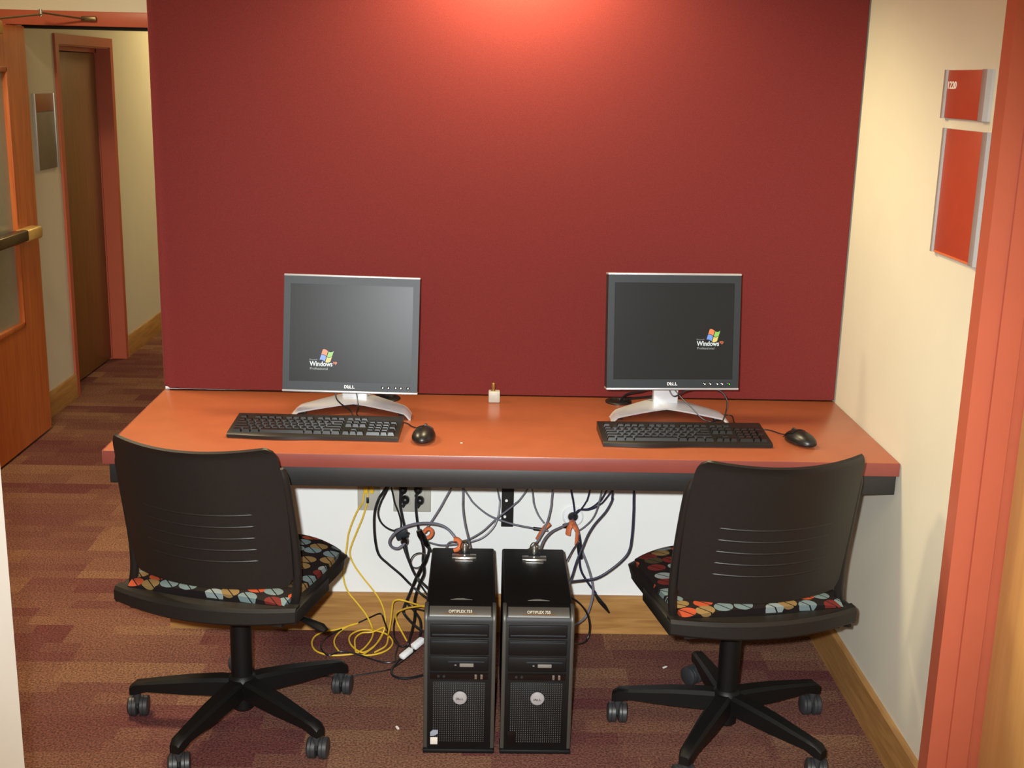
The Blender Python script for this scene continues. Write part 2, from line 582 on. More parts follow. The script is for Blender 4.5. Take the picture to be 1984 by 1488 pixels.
# jamb profile in (x, y): face on the wall, then a stepped reveal facing the camera
bm = B()
prof = [(-0.014, 0.0), (-0.014, -0.052), (0.030, -0.052), (0.030, -0.060), (0.078, -0.060), (0.078, -0.044), (0.150, -0.044), (0.150, -0.030), (0.0, -0.030), (0.0, 0.0)]
prism(bm, prof, 'z', 0.0, 2.20)
obj('jamb', bm, 'red_frame', d)
bm = B(); box(bm, (-0.014, -1.08, 2.15), (0.150, -0.05, 2.20), 0.002); obj('frame_head', bm, 'red_frame', d)
bm = B(); box(bm, (-0.014, -1.08, 0.0), (0.150, -1.03, 2.20), 0.002); obj('jamb', bm, 'red_frame', d)
bm = B(); box(bm, (0.108, -1.03, 0.008), (0.150, -0.047, 2.148), 0.002); leaf = obj('door_leaf', bm, 'tan_wood', d)

# door_2: brown door set back in the corridor's left wall
d = bpy.data.objects.new('door_2', None); COL.objects.link(d); d['kind'] = 'structure'; d['label'] = 'brown wooden door in a red frame down the corridor'
d.location = (XL, D0, 0)
W2 = D1 - D0
for side in (0, 1):
    e = -1 if side == 0 else 1
    y0 = 0.0 if side == 0 else W2
    bm = B(); prism(bm, [(0.012, y0 + e * 0.05), (0.012, y0), (-0.070, y0), (-0.070, y0 - e * 0.014), (-0.158, y0 - e * 0.014), (-0.158, y0 + e * 0.004), (0.001, y0 + e * 0.004), (0.001, y0 + e * 0.05)], 'z', 0, DZ + 0.05)
    obj('jamb', bm, 'red_frame', d)
bm = B(); box(bm, (0.001, 0.0, DZ), (0.012, W2, DZ + 0.05)); box(bm, (-0.158, 0.0, DZ - 0.008), (0.001, W2, DZ + 0.004)); box(bm, (-0.158, 0.0, DZ - 0.03), (-0.070, W2, DZ - 0.008)); obj('frame_head', bm, 'red_frame', d)
bm = B(); box(bm, (-0.115, 0.016, 0.012), (-0.075, W2 - 0.016, DZ - 0.034), 0.002); obj('door_leaf', bm, 'brown_wood', d)

# door_3: corridor doorway, red head frame, cherry leaf swung wide open, its closer
d = bpy.data.objects.new('door_3', None); COL.objects.link(d); d['kind'] = 'structure'; d['label'] = 'open cherry wood corridor door with a glass lite and push bar'
d.location = (-2.18, YH, 0)
bm = B(); box(bm, (-0.13, -0.012, 1.903), (1.16, 0.115, 1.968), 0.003); fh = obj('frame_head', bm, 'red_frame', d)
bm = B(); box(bm, (0.0, 0.02, 1.889), (1.12, 0.07, 1.905), 0.002); obj('gasket', bm, 'gasket', fh)
bm = B(); box(bm, (-0.13, -0.012, 0.0), (-0.06, 0.115, 1.905), 0.003); obj('jamb', bm, 'red_frame', d)
bm = B(); box(bm, (1.09, -0.012, 0.0), (1.16, 0.115, 1.905), 0.003); obj('jamb', bm, 'red_frame', d)
LW = 0.93                                   # leaf runs towards the camera from the hinge
Y1, Y0 = -0.262, -0.74                       # lite opening
Z0, Z1 = 0.565, 1.715
bm = B()
for lo, hi in (((-0.022, Y1, 0.012), (0.022, -0.012, 1.895)), ((-0.022, -LW, 0.012), (0.022, Y0, 1.895)),
               ((-0.022, Y0, 0.012), (0.022, Y1, Z0)), ((-0.022, Y0, Z1), (0.022, Y1, 1.895))):
    box(bm, lo, hi)
leaf = obj('door_leaf', bm, 'door_wood', d)
bm = B()
for lo, hi in (((-0.028, Y1 - 0.012, Z0), (0.028, Y1 + 0.006, Z1)), ((-0.028, Y0 - 0.004, Z0), (0.028, Y0 + 0.02, Z1)),
               ((-0.028, Y0, Z0 - 0.004), (0.028, Y1, Z0 + 0.02)), ((-0.028, Y0, Z1 - 0.02), (0.028, Y1, Z1 + 0.004))):
    box(bm, lo, hi, 0.003)
obj('lite_frame', bm, 'door_wood', leaf)
bm = B(); box(bm, (-0.006, Y0, Z0), (0.006, Y1, Z1)); obj('glass_lite', bm, 'lite_glass', leaf)
pb = B(); box(pb, (0.05, -0.80, 0.962), (0.085, -0.30, 1.012), 0.008, 3); bar = obj('push_bar', pb, 'bar_metal', d)
bm = B(); box(bm, (0.022, -0.31, 0.955), (0.082, -0.12, 1.010), 0.01, 3); obj('bar_end', bm, 'bar_cream', bar)
bm = B(); box(bm, (0.022, -0.86, 0.950), (0.080, -0.76, 1.025), 0.01, 3); obj('bar_end', bm, 'bar_cream', bar)
bm = B(); box(bm, (0.022, -0.76, 0.967), (0.052, -0.30, 1.007)); obj('bar_rail', bm, 'bar_metal', bar)
# closer: shoe on the head frame, two arms meeting at a knuckle, end on the leaf's top rail
bm = B(); box(bm, (0.285, -0.034, 1.924), (0.355, -0.012, 1.946), 0.006, 2); cl = obj('closer_shoe', bm, 'closer_bronze', d)
bm = B(); tube(bm, [(0.300, -0.036, 1.934), (0.150, -0.15, 1.952)], 0.007, 8, 0.6); obj('closer_arm', bm, 'closer_bronze', cl)
bm = B(); tube(bm, [(0.150, -0.15, 1.944), (0.06, -0.50, 1.905)], 0.007, 8, 0.6); obj('closer_arm', bm, 'closer_bronze', cl)
bm = B(); lathe(bm, [(0.008, 1.936), (0.008, 1.966)], (0.150, -0.15, 0), 'z', 12); obj('closer_knuckle', bm, 'steel', cl)
bm = B(); box(bm, (0.0225, -0.72, 1.850), (0.085, -0.42, 1.905), 0.008, 2); obj('closer_body', bm, 'bar_cream', cl)

# ------------------------------------------------------------------ red fabric panel
bm = B(); prism(bm, [(-1.018, ZT + 0.013), (-1.0, ZT + 0.012), (-0.975, ZT + 0.005), (-0.3, ZT + 0.004), (1.016, ZT + 0.003), (1.016, 2.68), (-1.018, 2.68)], 'y', -0.026, -0.001, 0.005)
p = obj('fabric_panel', bm, 'red_fabric'); tag(p, 'tall dark red fabric panel covering the wall above the desk', 'wall panel')

# ------------------------------------------------------------------ desk
desk = thing('wall_desk', 'long red-orange laminate desk on a black steel rail, spanning the alcove', 'desk', (0, -0.315, 0))
bm = B(); box(bm, (-1.018, -0.322, ZT - 0.036), (1.017, 0.312, ZT), 0.003, 2); obj('desktop', bm, 'laminate', desk)
bm = B(); box(bm, (-1.018, -0.3245, ZT - 0.036), (1.017, -0.3222, ZT - 0.0012), 0.0008); obj('edge_band', bm, 'edge_band', desk)
bm = B(); box(bm, (-1.0205, -0.322, ZT - 0.036), (-1.0182, 0.312, ZT - 0.0012), 0.0008); obj('edge_band', bm, 'edge_band', desk)
bm = B(); box(bm, (-1.005, -0.318, ZT - 0.088), (1.012, -0.278, ZT - 0.0365), 0.002); obj('front_rail', bm, 'black_steel', desk)
for bx in (0.026, -0.86, 0.90):
    bm = B()
    box(bm, (bx - 0.019, 0.303, 0.358), (bx + 0.019, 0.314, ZT - 0.037), 0.002)
    box(bm, (bx - 0.019, -0.27, ZT - 0.062), (bx + 0.019, 0.303, ZT - 0.037), 0.002)
    br = obj('bracket', bm, 'black_steel', desk)
    for dx, z in ((-0.004, 0.446), (-0.008, 0.393)):
        bm = B(); lathe(bm, [(0.0045, 0.299), (0.0045, 0.3035)], (bx + dx, 0, z), 'y', 10); obj('screw', bm, 'white_plastic', br)

# cable grommets in the desk top
for gx, gy, lab in ((-0.343, -0.082, 'flat black cable grommet in the desk behind the left monitor'), (0.350, -0.072, 'flat black cable grommet in the desk behind the right monitor')):
    bm = B(); lathe(bm, [(0.040, 0), (0.040, 0.003), (0.036, 0.006), (0.026, 0.006), (0.024, 0.003), (0.0, 0.003)][:-1], (0, 0, 0), 'z', 28)
    g = obj('cable_grommet', bm, 'black_plastic', None, (gx, gy, ZT)); tag(g, lab, 'grommet')

# small metal lock with a brown knob at the back of the desk
k = thing('desk_lock', 'small square grey metal lock with a brown knob at the desk back centre', 'lock', (-0.024, -0.095, ZT))
bm = B(); box(bm, (-0.017, -0.014, 0), (0.017, 0.014, 0.034), 0.003, 2); obj('body', bm, 'plate_grey', k)
bm = B(); lathe(bm, [(0.006, 0.034), (0.005, 0.040), (0.007, 0.046), (0.006, 0.056), (0.002, 0.059)], (-0.003, 0, 0), 'z', 14); obj('knob', bm, 'brass', k)
bm = B(); lathe(bm, [(0.003, 0), (0.0035, 0.0008), (0.001, 0.0016)], (0, 0, 0), 'z', 7)
o = obj('paper_crumb', bm, 'paper', None, (-0.113, -0.525, ZT)); tag(o, 'tiny white crumb on the desktop between the keyboards', 'crumb')

# ------------------------------------------------------------------ monitors
def make_monitor(name, label, x, y, zc, tilt, roll, yaw, logo_at, led, group='monitors on the desk'):
    root = thing(name, label, 'monitor', (x, y, ZT), 0, group)
    fc = Vector((0, -0.095, zc - ZT))                         # face centre, relative to the stand
    T = Matrix.Translation(fc) @ Euler((0, 0, yaw)).to_matrix().to_4x4() @ Euler((PI / 2 - tilt, 0, 0)).to_matrix().to_4x4() @ Matrix.Rotation(roll, 4, 'Z')
    # panel frame: +x right, +y up, +z towards the viewer
    SW, SH = 0.169, 0.135
    OW, OT, OB = 0.187, 0.1565, 0.160
    bm = B()
    for lo, hi in (((-OW, -OB, -0.02), (-SW, OT, 0.0)), ((SW, -OB, -0.02), (OW, OT, 0.0)),
                   ((-SW, SH, -0.02), (SW, OT, 0.0)), ((-SW, -OB, -0.02), (SW, -SH, 0.0))):
        box(bm, lo, hi, 0, 2, T)
    bz = obj('bezel', bm, 'bezel', root)
    bm = B(); box(bm, (-OW - 0.001, OT - 0.001, -0.045), (OW + 0.001, OT + 0.005, 0.001), 0.002, 2, T); obj('top_trim', bm, 'silver', root)
    bm = B(); box(bm, (-OW - 0.001, -OB - 0.005, -0.045), (OW + 0.001, -OB + 0.001, 0.0015), 0.002, 2, T); obj('bottom_trim', bm, 'silver', root)
    bm = B(); box(bm, (-OW, -OB, -0.045), (OW, OT, -0.0195), 0.004, 2, T); box(bm, (-0.12, -0.10, -0.062), (0.12, 0.09, -0.044), 0.008, 2, T); obj('back_shell', bm, 'bezel', root)
    bm = B(); box(bm, (-SW, -SH, -0.02), (SW, SH, -0.0022), 0, 2, T); sc = obj('screen', bm, 'screen', root)
    # lettering on the bezel, buttons
    Lm = T @ Matrix.Translation((-0.016, -OB + 0.008, 0.0))
    obj('bezel_lettering', bezel_word(0.030, 0.0088, Lm), 'white_plastic', bz)
    for i, bx in enumerate((0.091, 0.107, 0.127, 0.141, 0.161)):
        bm = B(); lathe(bm, [(0.0046, -0.001), (0.0046, 0.0008), (0.0036, 0.0012)], (bx, -OB + 0.0125, 0), 'z', 12, T); bt = obj('button', bm, 'gloss_black', bz)
        bm = B(); lathe(bm, [(0.0021, -0.001), (0.0021, 0.0016)], (bx, -OB + 0.0118, 0), 'z', 8, T)
        obj('button_mark', bm, (led if i == 4 else 'white_plastic'), bz)
    # picture on the screen
    lx, ly = logo_at
    def at(dx, dy): return T @ Matrix.Translation((lx + dx, ly + dy, -0.0021))
    obj('screen_lettering', lettering('Microsoft', 0.022, 0.0038, at(-0.0005, 0.0165), 0.0002), 'px_grey', sc)
    obj('screen_lettering', lettering('Windows', 0.0635, 0.0140, at(0, 0), 0.0003, 0.022), 'px_white', sc)
    obj('screen_lettering', lettering('xp', 0.0115, 0.0092, at(0.0645, 0.0045), 0.0003, 0.025), 'px_orange', sc)
    obj('screen_lettering', lettering('Professional', 0.049, 0.0068, at(0.0015, -0.0098), 0.0002, 0.012), 'px_grey', sc)
    # waving four-pane flag: each pane its own wavy piece
    def wave(u, v):      # u 0..1 across, v 0..1 up
        return (u * 0.030 + v * 0.0085, v * 0.029 + 0.0035 * math.sin(u * 2 * PI * 0.9 + 0.7) - 0.002 * u)
    for col, u0, u1, v0, v1 in (('px_red', 0.0, 0.48, 0.52, 1.0), ('px_green', 0.54, 1.0, 0.52, 1.0), ('px_blue', 0.0, 0.48, 0.0, 0.47), ('px_yellow', 0.54, 1.0, 0.0, 0.47)):
        bm = B()
        Q = at(0.0275, 0.0155)
        n = 6
        top, bot = [], []
        for z, lst in ((0.0003, top), (0.0, bot)):
            for v in (v0, v1):
                lst.append([bm.verts.new(Q @ Vector((*wave(u0 + (u1 - u0) * i / n, v), z))) for i in range(n + 1)])
        for i in range(n):
            bm.faces.new((top[0][i], top[0][i + 1], top[1][i + 1], top[1][i]))
            bm.faces.new((bot[0][i], bot[1][i], bot[1][i + 1], bot[0][i + 1]))
            bm.faces.new((top[0][i], bot[0][i], bot[0][i + 1], top[0][i + 1]))
            bm.faces.new((top[1][i], top[1][i + 1], bot[1][i + 1], bot[1][i]))
        obj('screen_flag_pane', bm, col, sc)
    # stand: neck and boomerang base with arched underside
    bm = B(); box(bm, (-0.036, -0.014, 0.012), (0.036, 0.016, zc - ZT - 0.02), 0.004, 3); box(bm, (-0.05, -0.05, zc - ZT - 0.06), (0.05, 0.0, zc - ZT + 0.04), 0.004)
    nk = obj('neck', bm, 'stand_silver', root)
    bm = B()
    def fb(u, v):
        s = u * 2 - 1                                       # -1..1 across
        a = abs(s)
        x = s * 0.168
        y = 0.055 - 0.115 * a ** 1.15 + (v - 1) * (0.105 - 0.035 * a)
        z = 0.016 + 0.020 * (1 - a) ** 0.8 * (0.55 + 0.45 * v) + 0.005 * math.sin(v * PI)
        if a > 0.88: z -= ((a - 0.88) / 0.12) ** 1.5 * 0.015
        return Vector((x, y, z))
    plate(bm, fb, 32, 10, -0.005)
    obj('base', bm, 'stand_silver', root)
    for lo, hi in (((-0.152, -0.085, 0.0), (-0.130, -0.060, 0.011)), ((0.130, -0.085, 0.0), (0.152, -0.060, 0.011)), ((-0.04, 0.02, 0.0), (0.04, 0.045, 0.020))):
        bm = B(); box(bm, lo, hi, 0.002); obj('base_foot', bm, 'black_plastic', root)
    return root

mL = make_monitor('monitor', 'left flat monitor with charcoal bezel and silver stand, screen glowing paler on its right', -0.427, -0.185, 1.022, math.radians(10.0), math.radians(-0.9), math.radians(1.2), (-0.1135, -0.0925), 'led_white')
mR = make_monitor('monitor', 'right flat monitor with charcoal bezel and silver stand, green power light lit', 0.472, -0.185, 1.047, math.radians(8.0), math.radians(0.2), math.radians(3.0), (0.0655, -0.041), 'led_green')

# ------------------------------------------------------------------ keyboards
def local(root, pts):
    inv = (Matrix.Translation(root.location) @ root.rotation_euler.to_matrix().to_4x4()).inverted()
    return [inv @ Vector(q) for q in pts]
U = 0.01905
KEYMESH = {}
def key_mesh(w, d):
    q = (round(w, 3), round(d, 3))
    if q not in KEYMESH:
        bm = B()
        hw, hd = w / 2 - 0.0008, d / 2 - 0.0008
        tw, td = hw - 0.0026, hd - 0.0026
        lo = [bm.verts.new((sx * hw, sy * hd, 0)) for sx, sy in ((-1, -1), (1, -1), (1, 1), (-1, 1))]
        hi = [bm.verts.new((sx * tw, sy * td + 0.0008, 0.0085)) for sx, sy in ((-1, -1), (1, -1), (1, 1), (-1, 1))]
        bm.faces.new(lo[::-1]); f = bm.faces.new(hi)
        for i in range(4):
            bm.faces.new((lo[i], lo[(i + 1) % 4], hi[(i + 1) % 4], hi[i]))
        c = bmesh.ops.poke(bm, faces=[f])['verts'][0]
        c.co.z -= 0.0012
        KEYMESH[q] = finish(bm, 'key', 'key', 50)
    return KEYMESH[q]

def key_layout():
    out = []
    def row(y, ws, x=0.0):
        for w in ws:
            if w > 0: out.append((x + w / 2, y, w, 1))
            x += abs(w)
    row(0, [1.25, 1.25, 1.25, 6.25, 1.25, 1.25, 1.25, 1.25])
    row(1, [2.25] + [1] * 10 + [2.75])
    row(2, [1.75] + [1] * 11 + [2.25])
    row(3, [1.5] + [1] * 12 + [1.5])
    row(4, [1] * 13 + [2])
    row(5.35, [1, -1, 1, 1, 1, 1, -.5, 1, 1, 1, 1, -.5, 1, 1, 1, 1])
    n0 = 15.3
    row(0, [1, 1, 1], n0); row(1, [-1, 1], n0)
    row(3, [1, 1, 1], n0); row(4, [1, 1, 1], n0); row(5.35, [1, 1, 1], n0)
    p0 = 18.6
    row(0, [2, 1], p0); row(1, [1, 1, 1], p0); row(2, [1, 1, 1], p0); row(3, [1, 1, 1], p0); row(4, [1, 1, 1, 1], p0)
    out.append((p0 + 3.5, 0.5, 1, 2)); out.append((p0 + 3.5, 2.5, 1, 2))
    return out

def make_keyboard(label, x, y, rz, cable, cable_label=None):
    """origin at the middle of the board's front edge"""
    root = thing('keyboard', label, 'keyboard', (x, y, ZT), rz, 'keyboards on the desk')
    W = 0.452
    def zt(yy): return 0.014 + yy * 0.075
    bm = B()
    def prof(xx):                                         # front edge bulges under the main block
        t = (xx + W / 2) / W
        return -0.008 if 0.04 < t < 0.52 else 0.0
    n = 24
    bot, top = [], []
    xs = [-W / 2 + W * i / n for i in range(n + 1)]
    rows = []
    for i, xx in enumerate(xs):
        f = -0.010 * (0.5 - 0.5 * math.cos(min(1, max(0, (xx + W / 2) / (W * 0.56))) * 2 * PI))
        back = 0.160
        rows.append([bm.verts.new(v) for v in ((xx, f, 0.002), (xx, f, 0.010), (xx, f + 0.006, zt(0.0)), (xx, back - 0.004, zt(back)), (xx, back, zt(back) - 0.004), (xx, back, 0.002))])
    for a, b in zip(rows, rows[1:]):
        for j in range(6):
            bm.faces.new((a[j], b[j], b[(j + 1) % 6], a[(j + 1) % 6]))
    bm.faces.new(rows[0]); bm.faces.new(rows[-1][::-1])
    obj('keyboard_body', bm, 'black_plastic', root)
    for sx in (-0.18, 0.18):
        for sy in (0.01, 0.13):
            bm = B(); box(bm, (sx - 0.015, sy, 0), (sx + 0.015, sy + 0.01, 0.003)); obj('foot_pad', bm, 'black', root)
    x0 = -W / 2 + 0.0125; y0 = 0.018
    for kx, ky, kw, kh in key_layout():
        yy = y0 + ky * U
        o = obj('key', key_mesh(kw * U, kh * U), None, root, (x0 + kx * U * 0.995, yy, zt(yy) - 0.001))
        o.rotation_euler = (0.075, 0, 0)
    bm = B(); tube(bm, spline(local(root, cable), 6), 0.0021, 8); obj('cable', bm, 'black', root)
    return root

make_keyboard('black full-size keyboard in front of the left monitor', -0.5055, -0.520, math.radians(-1.6),
    [(-0.41, -0.362, 0.806), (-0.418, -0.33, 0.799), (-0.429, -0.31, 0.81), (-0.457, -0.29, 0.824), (-0.471, -0.28, 0.839), (-0.473, -0.27, 0.87)])
make_keyboard('black full-size keyboard in front of the right monitor', 0.486, -0.532, math.radians(1.2),
    [(0.594, -0.372, 0.806), (0.61, -0.34, 0.80), (0.629, -0.3, 0.823), (0.631, -0.29, 0.854), (0.612, -0.28, 0.877), (0.569, -0.27, 0.882), (0.52, -0.26, 0.871), (0.486, -0.25, 0.852), (0.467, -0.24, 0.885)])

# ------------------------------------------------------------------ mice
def make_mouse(label, x, y, rz, cable):
    root = thing('computer_mouse', label, 'mouse', (x, y, ZT), rz, 'mice on the desk')
    bm = B()
    bmesh.ops.create_uvsphere(bm, u_segments=24, v_segments=14, radius=1.0)
    for v in bm.verts:
        c = v.co
        w = 0.031 * (1 - 0.10 * c.y)
        z = c.z
        v.co = Vector((c.x * w, c.y * 0.057, max(0.0, 0.010 + z * (0.027 if z > 0 else 0.012) - 0.006 * max(0, c.y))))
    obj('shell', bm, 'black_plastic', root, None, 60)
    for s in (-1, 1):
        bm = B()
        def fbn(u, v, s=s):
            yy = 0.006 + v * 0.046
            xx = s * (0.003 + u * 0.019 * (1 - 0.25 * v))
            cx, cy = xx / 0.031, yy / 0.057
            r = max(0.0, 1 - cx * cx - cy * cy)
            return Vector((xx, yy, 0.0105 + math.sqrt(r) * 0.027 - 0.006 * cy + 0.0004))
        plate(bm, fbn, 6, 6, 0.0012 * s); obj('button', bm, 'black_plastic', root)
    bm = B(); lathe(bm, [(0.009, -0.003), (0.010, -0.001), (0.010, 0.001), (0.009, 0.003)], (0, 0.028, 0.0275), 'x', 16); obj('scroll_wheel', bm, 'caster', root)
    bm = B(); tube(bm, spline(local(root, cable), 6), 0.0017, 8); obj('cable', bm, 'black', root)
    return root
make_mouse('black mouse right of the left keyboard', -0.213, -0.500, math.radians(-6),
    [(-0.207, -0.446, 0.796), (-0.212, -0.425, 0.790), (-0.249, -0.387, 0.788), (-0.272, -0.350, 0.788), (-0.330, -0.325, 0.788), (-0.406, -0.30, 0.791), (-0.410, -0.27, 0.815), (-0.419, -0.26, 0.87)])
make_mouse('black mouse right of the right keyboard, turned towards the left', 0.797, -0.478, math.radians(24),
    [(0.774, -0.426, 0.796), (0.765, -0.405, 0.790), (0.741, -0.357, 0.787), (0.694, -0.339, 0.787), (0.658, -0.30, 0.788), (0.663, -0.223, 0.789), (0.633, -0.225, 0.790), (0.600, -0.285, 0.789), (0.569, -0.28, 0.794), (0.537, -0.265, 0.823), (0.505, -0.25, 0.852), (0.476, -0.24, 0.885)])

# cords running behind the monitors into the grommets
def cord(name, label, pts, r, mat, group, cat='cable'):
    P = [Vector(q) for q in pts]
    base = P[0].copy()
    bm = B(); tube(bm, spline([q - base for q in P], 6), r, 8)
    o = obj(name, bm, mat, None, base); tag(o, label, cat, group)
    return o
GR = 'cords behind the monitors'
cord('monitor_cable', 'black cord from the left monitor into its desk grommet, thicker one', [(-0.40, -0.22, 0.86), (-0.375, -0.15, 0.82), (-0.352, -0.10, ZT + 0.014), (-0.344, -0.085, ZT + 0.003)], 0.004, 'black', GR)
cord('monitor_cable', 'black cord lying on the desk beside the left monitor neck', [(-0.385, -0.17, 0.805), (-0.37, -0.125, ZT + 0.012), (-0.345, -0.09, ZT + 0.010), (-0.335, -0.08, ZT + 0.003)], 0.003, 'black', GR)
cord('monitor_cable', 'upper black cord from the right monitor into its desk grommet', [(0.44, -0.22, 0.875), (0.41, -0.15, 0.84), (0.372, -0.095, ZT + 0.03), (0.355, -0.075, ZT + 0.003)], 0.004, 'black', GR)
cord('monitor_cable', 'lower black cord from the right monitor neck to its desk grommet', [(0.445, -0.17, 0.83), (0.415, -0.13, 0.815), (0.38, -0.095, ZT + 0.016), (0.360, -0.078, ZT + 0.003)], 0.004, 'black', GR)

# ------------------------------------------------------------------ towers
TW, TH, TD = 0.185, 0.404, 0.43
def make_tower(label, x, y, stickers):
    """origin at the front bottom centre"""
    root = thing('computer_tower', label, 'computer', (x, y, 0), 0, 'computer towers under the desk')
    h = TW / 2
    bm = B(); box(bm, (-h + 0.003, 0.045, 0.008), (h - 0.003, TD, TH), 0.006, 3)
    case = obj('case', bm, 'tower_black', root)
    # front bezel seen from the side: upright face, slanting top edge
    bm = B(); prism(bm, [(0.0, 0.012), (0.0, TH - 0.030), (0.006, TH - 0.017), (0.028, TH - 0.001), (0.046, TH + 0.001), (0.046, 0.004), (0.004, 0.004)], 'x', -h + 0.010, h - 0.010)
    bz = obj('front_bezel', bm, 'tower_black', root)
    bm = B(); prism(bm, [(0.0035, TH - 0.0185), (0.0055, TH - 0.0135), (0.0250, TH + 0.0005), (0.027, TH - 0.003), (0.010, TH - 0.022)], 'x', -h + 0.014, h - 0.014)
    st = obj('top_strip', bm, 'tower_grey', root)
    for s in (-1, 1):
        bm = B()
        a, b = (-h, -h + 0.011) if s < 0 else (h - 0.011, h)
        prism(bm, [(0.006, 0.006), (0.003, 0.03), (0.003, TH - 0.032), (0.010, TH - 0.016), (0.030, TH + 0.001), (0.050, TH + 0.001), (0.050, 0.006)], 'x', a, b, 0.003)
        obj('side_trim', bm, 'tower_grey', root)
    bm = B(); box(bm, (-h - 0.001, -0.004, 0.0), (h + 0.001, 0.06, 0.012), 0.003); obj('base_lip', bm, 'tower_black', root)
    bm = B(); box(bm, (-h + 0.008, 0.38, 0.0), (h - 0.008, 0.42, 0.009), 0.002); obj('rear_foot', bm, 'tower_black', root)
    # recessed drive bays: raised fronts divided by gaps
    for z0, z1, nm in ((0.330, 0.366, 'optical_drive'), (0.282, 0.325, 'drive_cover')):
        bm = B(); box(bm, (-0.076, -0.004, z0), (0.074, 0.004, z1), 0.002, 2); dr = obj(nm, bm, 'tower_black', root)
        if nm == 'optical_drive':
            bm = B(); box(bm, (-0.072, -0.006, z0 + 0.006), (0.070, -0.003, z0 + 0.0105), 0.001); obj('tray_edge', bm, 'bezel', dr)
        else:
            bm = B(); box(bm, (-0.072, -0.0055, z1 - 0.009), (0.070, -0.003, z1 - 0.005), 0.001); obj('cover_edge', bm, 'bezel', dr)
    bm = B(); box(bm, (-0.076, -0.0035, 0.236), (0.074, 0.004, 0.277), 0.002, 2); fl = obj('floppy_drive', bm, 'tower_black', root)
    bm = B(); box(bm, (-0.030, -0.0075, 0.262), (0.064, -0.003, 0.266), 0.0008); obj('disk_slot', bm, 'bezel', fl)
    bm = B(); box(bm, (0.000, -0.0085, 0.2505), (0.036, -0.003, 0.2595), 0.001); obj('eject_button', bm, 'dim_ink', fl)
    bm = B(); box(bm, (-0.013, -0.006, 0.2525), (-0.008, -0.003, 0.2555), 0.0005); obj('drive_light', bm, 'dim_ink', fl)
    # port strip
    bm = B(); box(bm, (-0.076, -0.002, 0.212), (0.074, 0.003, 0.231), 0.001); pt = obj('port_strip', bm, 'gloss_black', root)
    for px_ in (0.042, 0.057):
        bm = B(); box(bm, (px_ - 0.003, -0.004, 0.214), (px_ + 0.003, -0.001, 0.227), 0.0006); obj('usb_port', bm, 'steel', pt)
    for px_ in (-0.054, -0.040):
        bm = B(); lathe(bm, [(0.0035, -0.0035), (0.0035, -0.001)], (px_, 0, 0.221), 'y', 10); obj('audio_jack', bm, 'bezel', pt)
    # perforated lower grille: a dark backing with tiny raised studs, pale to imitate glints
    bm = B(); box(bm, (-0.070, -0.0015, 0.030), (0.068, 0.003, 0.206), 0.001); gb = obj('grille_panel', bm, 'tower_black', root)
    verts, faces = [], []
    nx, nz = 24, 32
    for i in range(nx):
        for j in range(nz):
            cx = -0.066 + 0.130 * i / (nx - 1); cz = 0.035 + 0.166 * j / (nz - 1)
            if math.hypot(cx - 0.002, cz - 0.160) < 0.021: continue
            b0 = len(verts)
            for sx, sz in ((-1, -1), (1, -1), (1, 1), (-1, 1)):
                verts.append((cx + sx * 0.0011, -0.0014, cz + sz * 0.0011))
            verts.append((cx, -0.0030, cz))
            faces += [(b0, b0 + 1, b0 + 4), (b0 + 1, b0 + 2, b0 + 4), (b0 + 2, b0 + 3, b0 + 4), (b0 + 3, b0, b0 + 4)]
    me = bpy.data.meshes.new('grille_glint_studs'); me.from_pydata(verts, [], faces); me.materials.append(M['grille_glint'])
    gs = obj('grille_glint_studs', me, None, gb); gs['kind'] = 'stuff'
    bm = B(); lathe(bm, [(0.0185, 0.001), (0.0185, -0.0035), (0.0165, -0.006), (0.008, -0.0075), (0.001, -0.008)], (0.002, 0, 0.160), 'y', 28)
    pbn = obj('power_button', bm, 'silver', root)
    bm = bezel_word(0.020, 0.0060, Matrix.Translation((-0.008, -0.0078, 0.157)) @ Matrix.Rotation(PI / 2, 4, 'X'), 0.0006)
    obj('button_lettering', bm, 'tower_grey', pbn)
    # lettering on the slanting strip and on the top
    ang = math.atan2(0.0140, 0.0195)
    Ls = Matrix.Translation((-0.030, 0.0085, TH - 0.0106)) @ Matrix.Rotation(ang, 4, 'X')
    bm = lettering('OPTIPLEX 755', 0.060, 0.0085, Ls, 0.0008, 0.02); obj('strip_lettering', bm, 'pale_ink', st)
    bm = B(); box(bm, (-0.043, 0.0, -0.0004), (0.043, 0.0018, 0.0006), 0, 2, Matrix.Translation((0, 0.0060, TH - 0.0124)) @ Matrix.Rotation(ang, 4, 'X')); obj('strip_line', bm, 'brass', st)
    bm = B(); prism(bm, [(-0.027, 0.0), (0.030, 0.0), (0.018, 0.004), (0.006, 0.009), (-0.010, 0.008)], 'z', 0, 0.0006)
    for v in bm.verts: v.co += Vector((0.0, 0.066, TH))
    obj('top_mark', bm, 'dim_ink', case)
    for sx0, sz0, sx1, sz1, mt, shape in stickers:
        bm = B()
        if shape == 'swoosh':
            prism(bm, [(sx0, sz0), (sx0 + 0.010, sz0 + 0.001), (sx1, sz0 + 0.007), (sx1, sz1), (sx0 + 0.006, sz1), (sx0, sz1 - 0.006)], 'y', -0.0036, -0.001)
        else:
            box(bm, (sx0, -0.0036, sz0), (sx1, -0.001, sz1), 0.0006)
        obj('sticker', bm, mt, root)
    return root

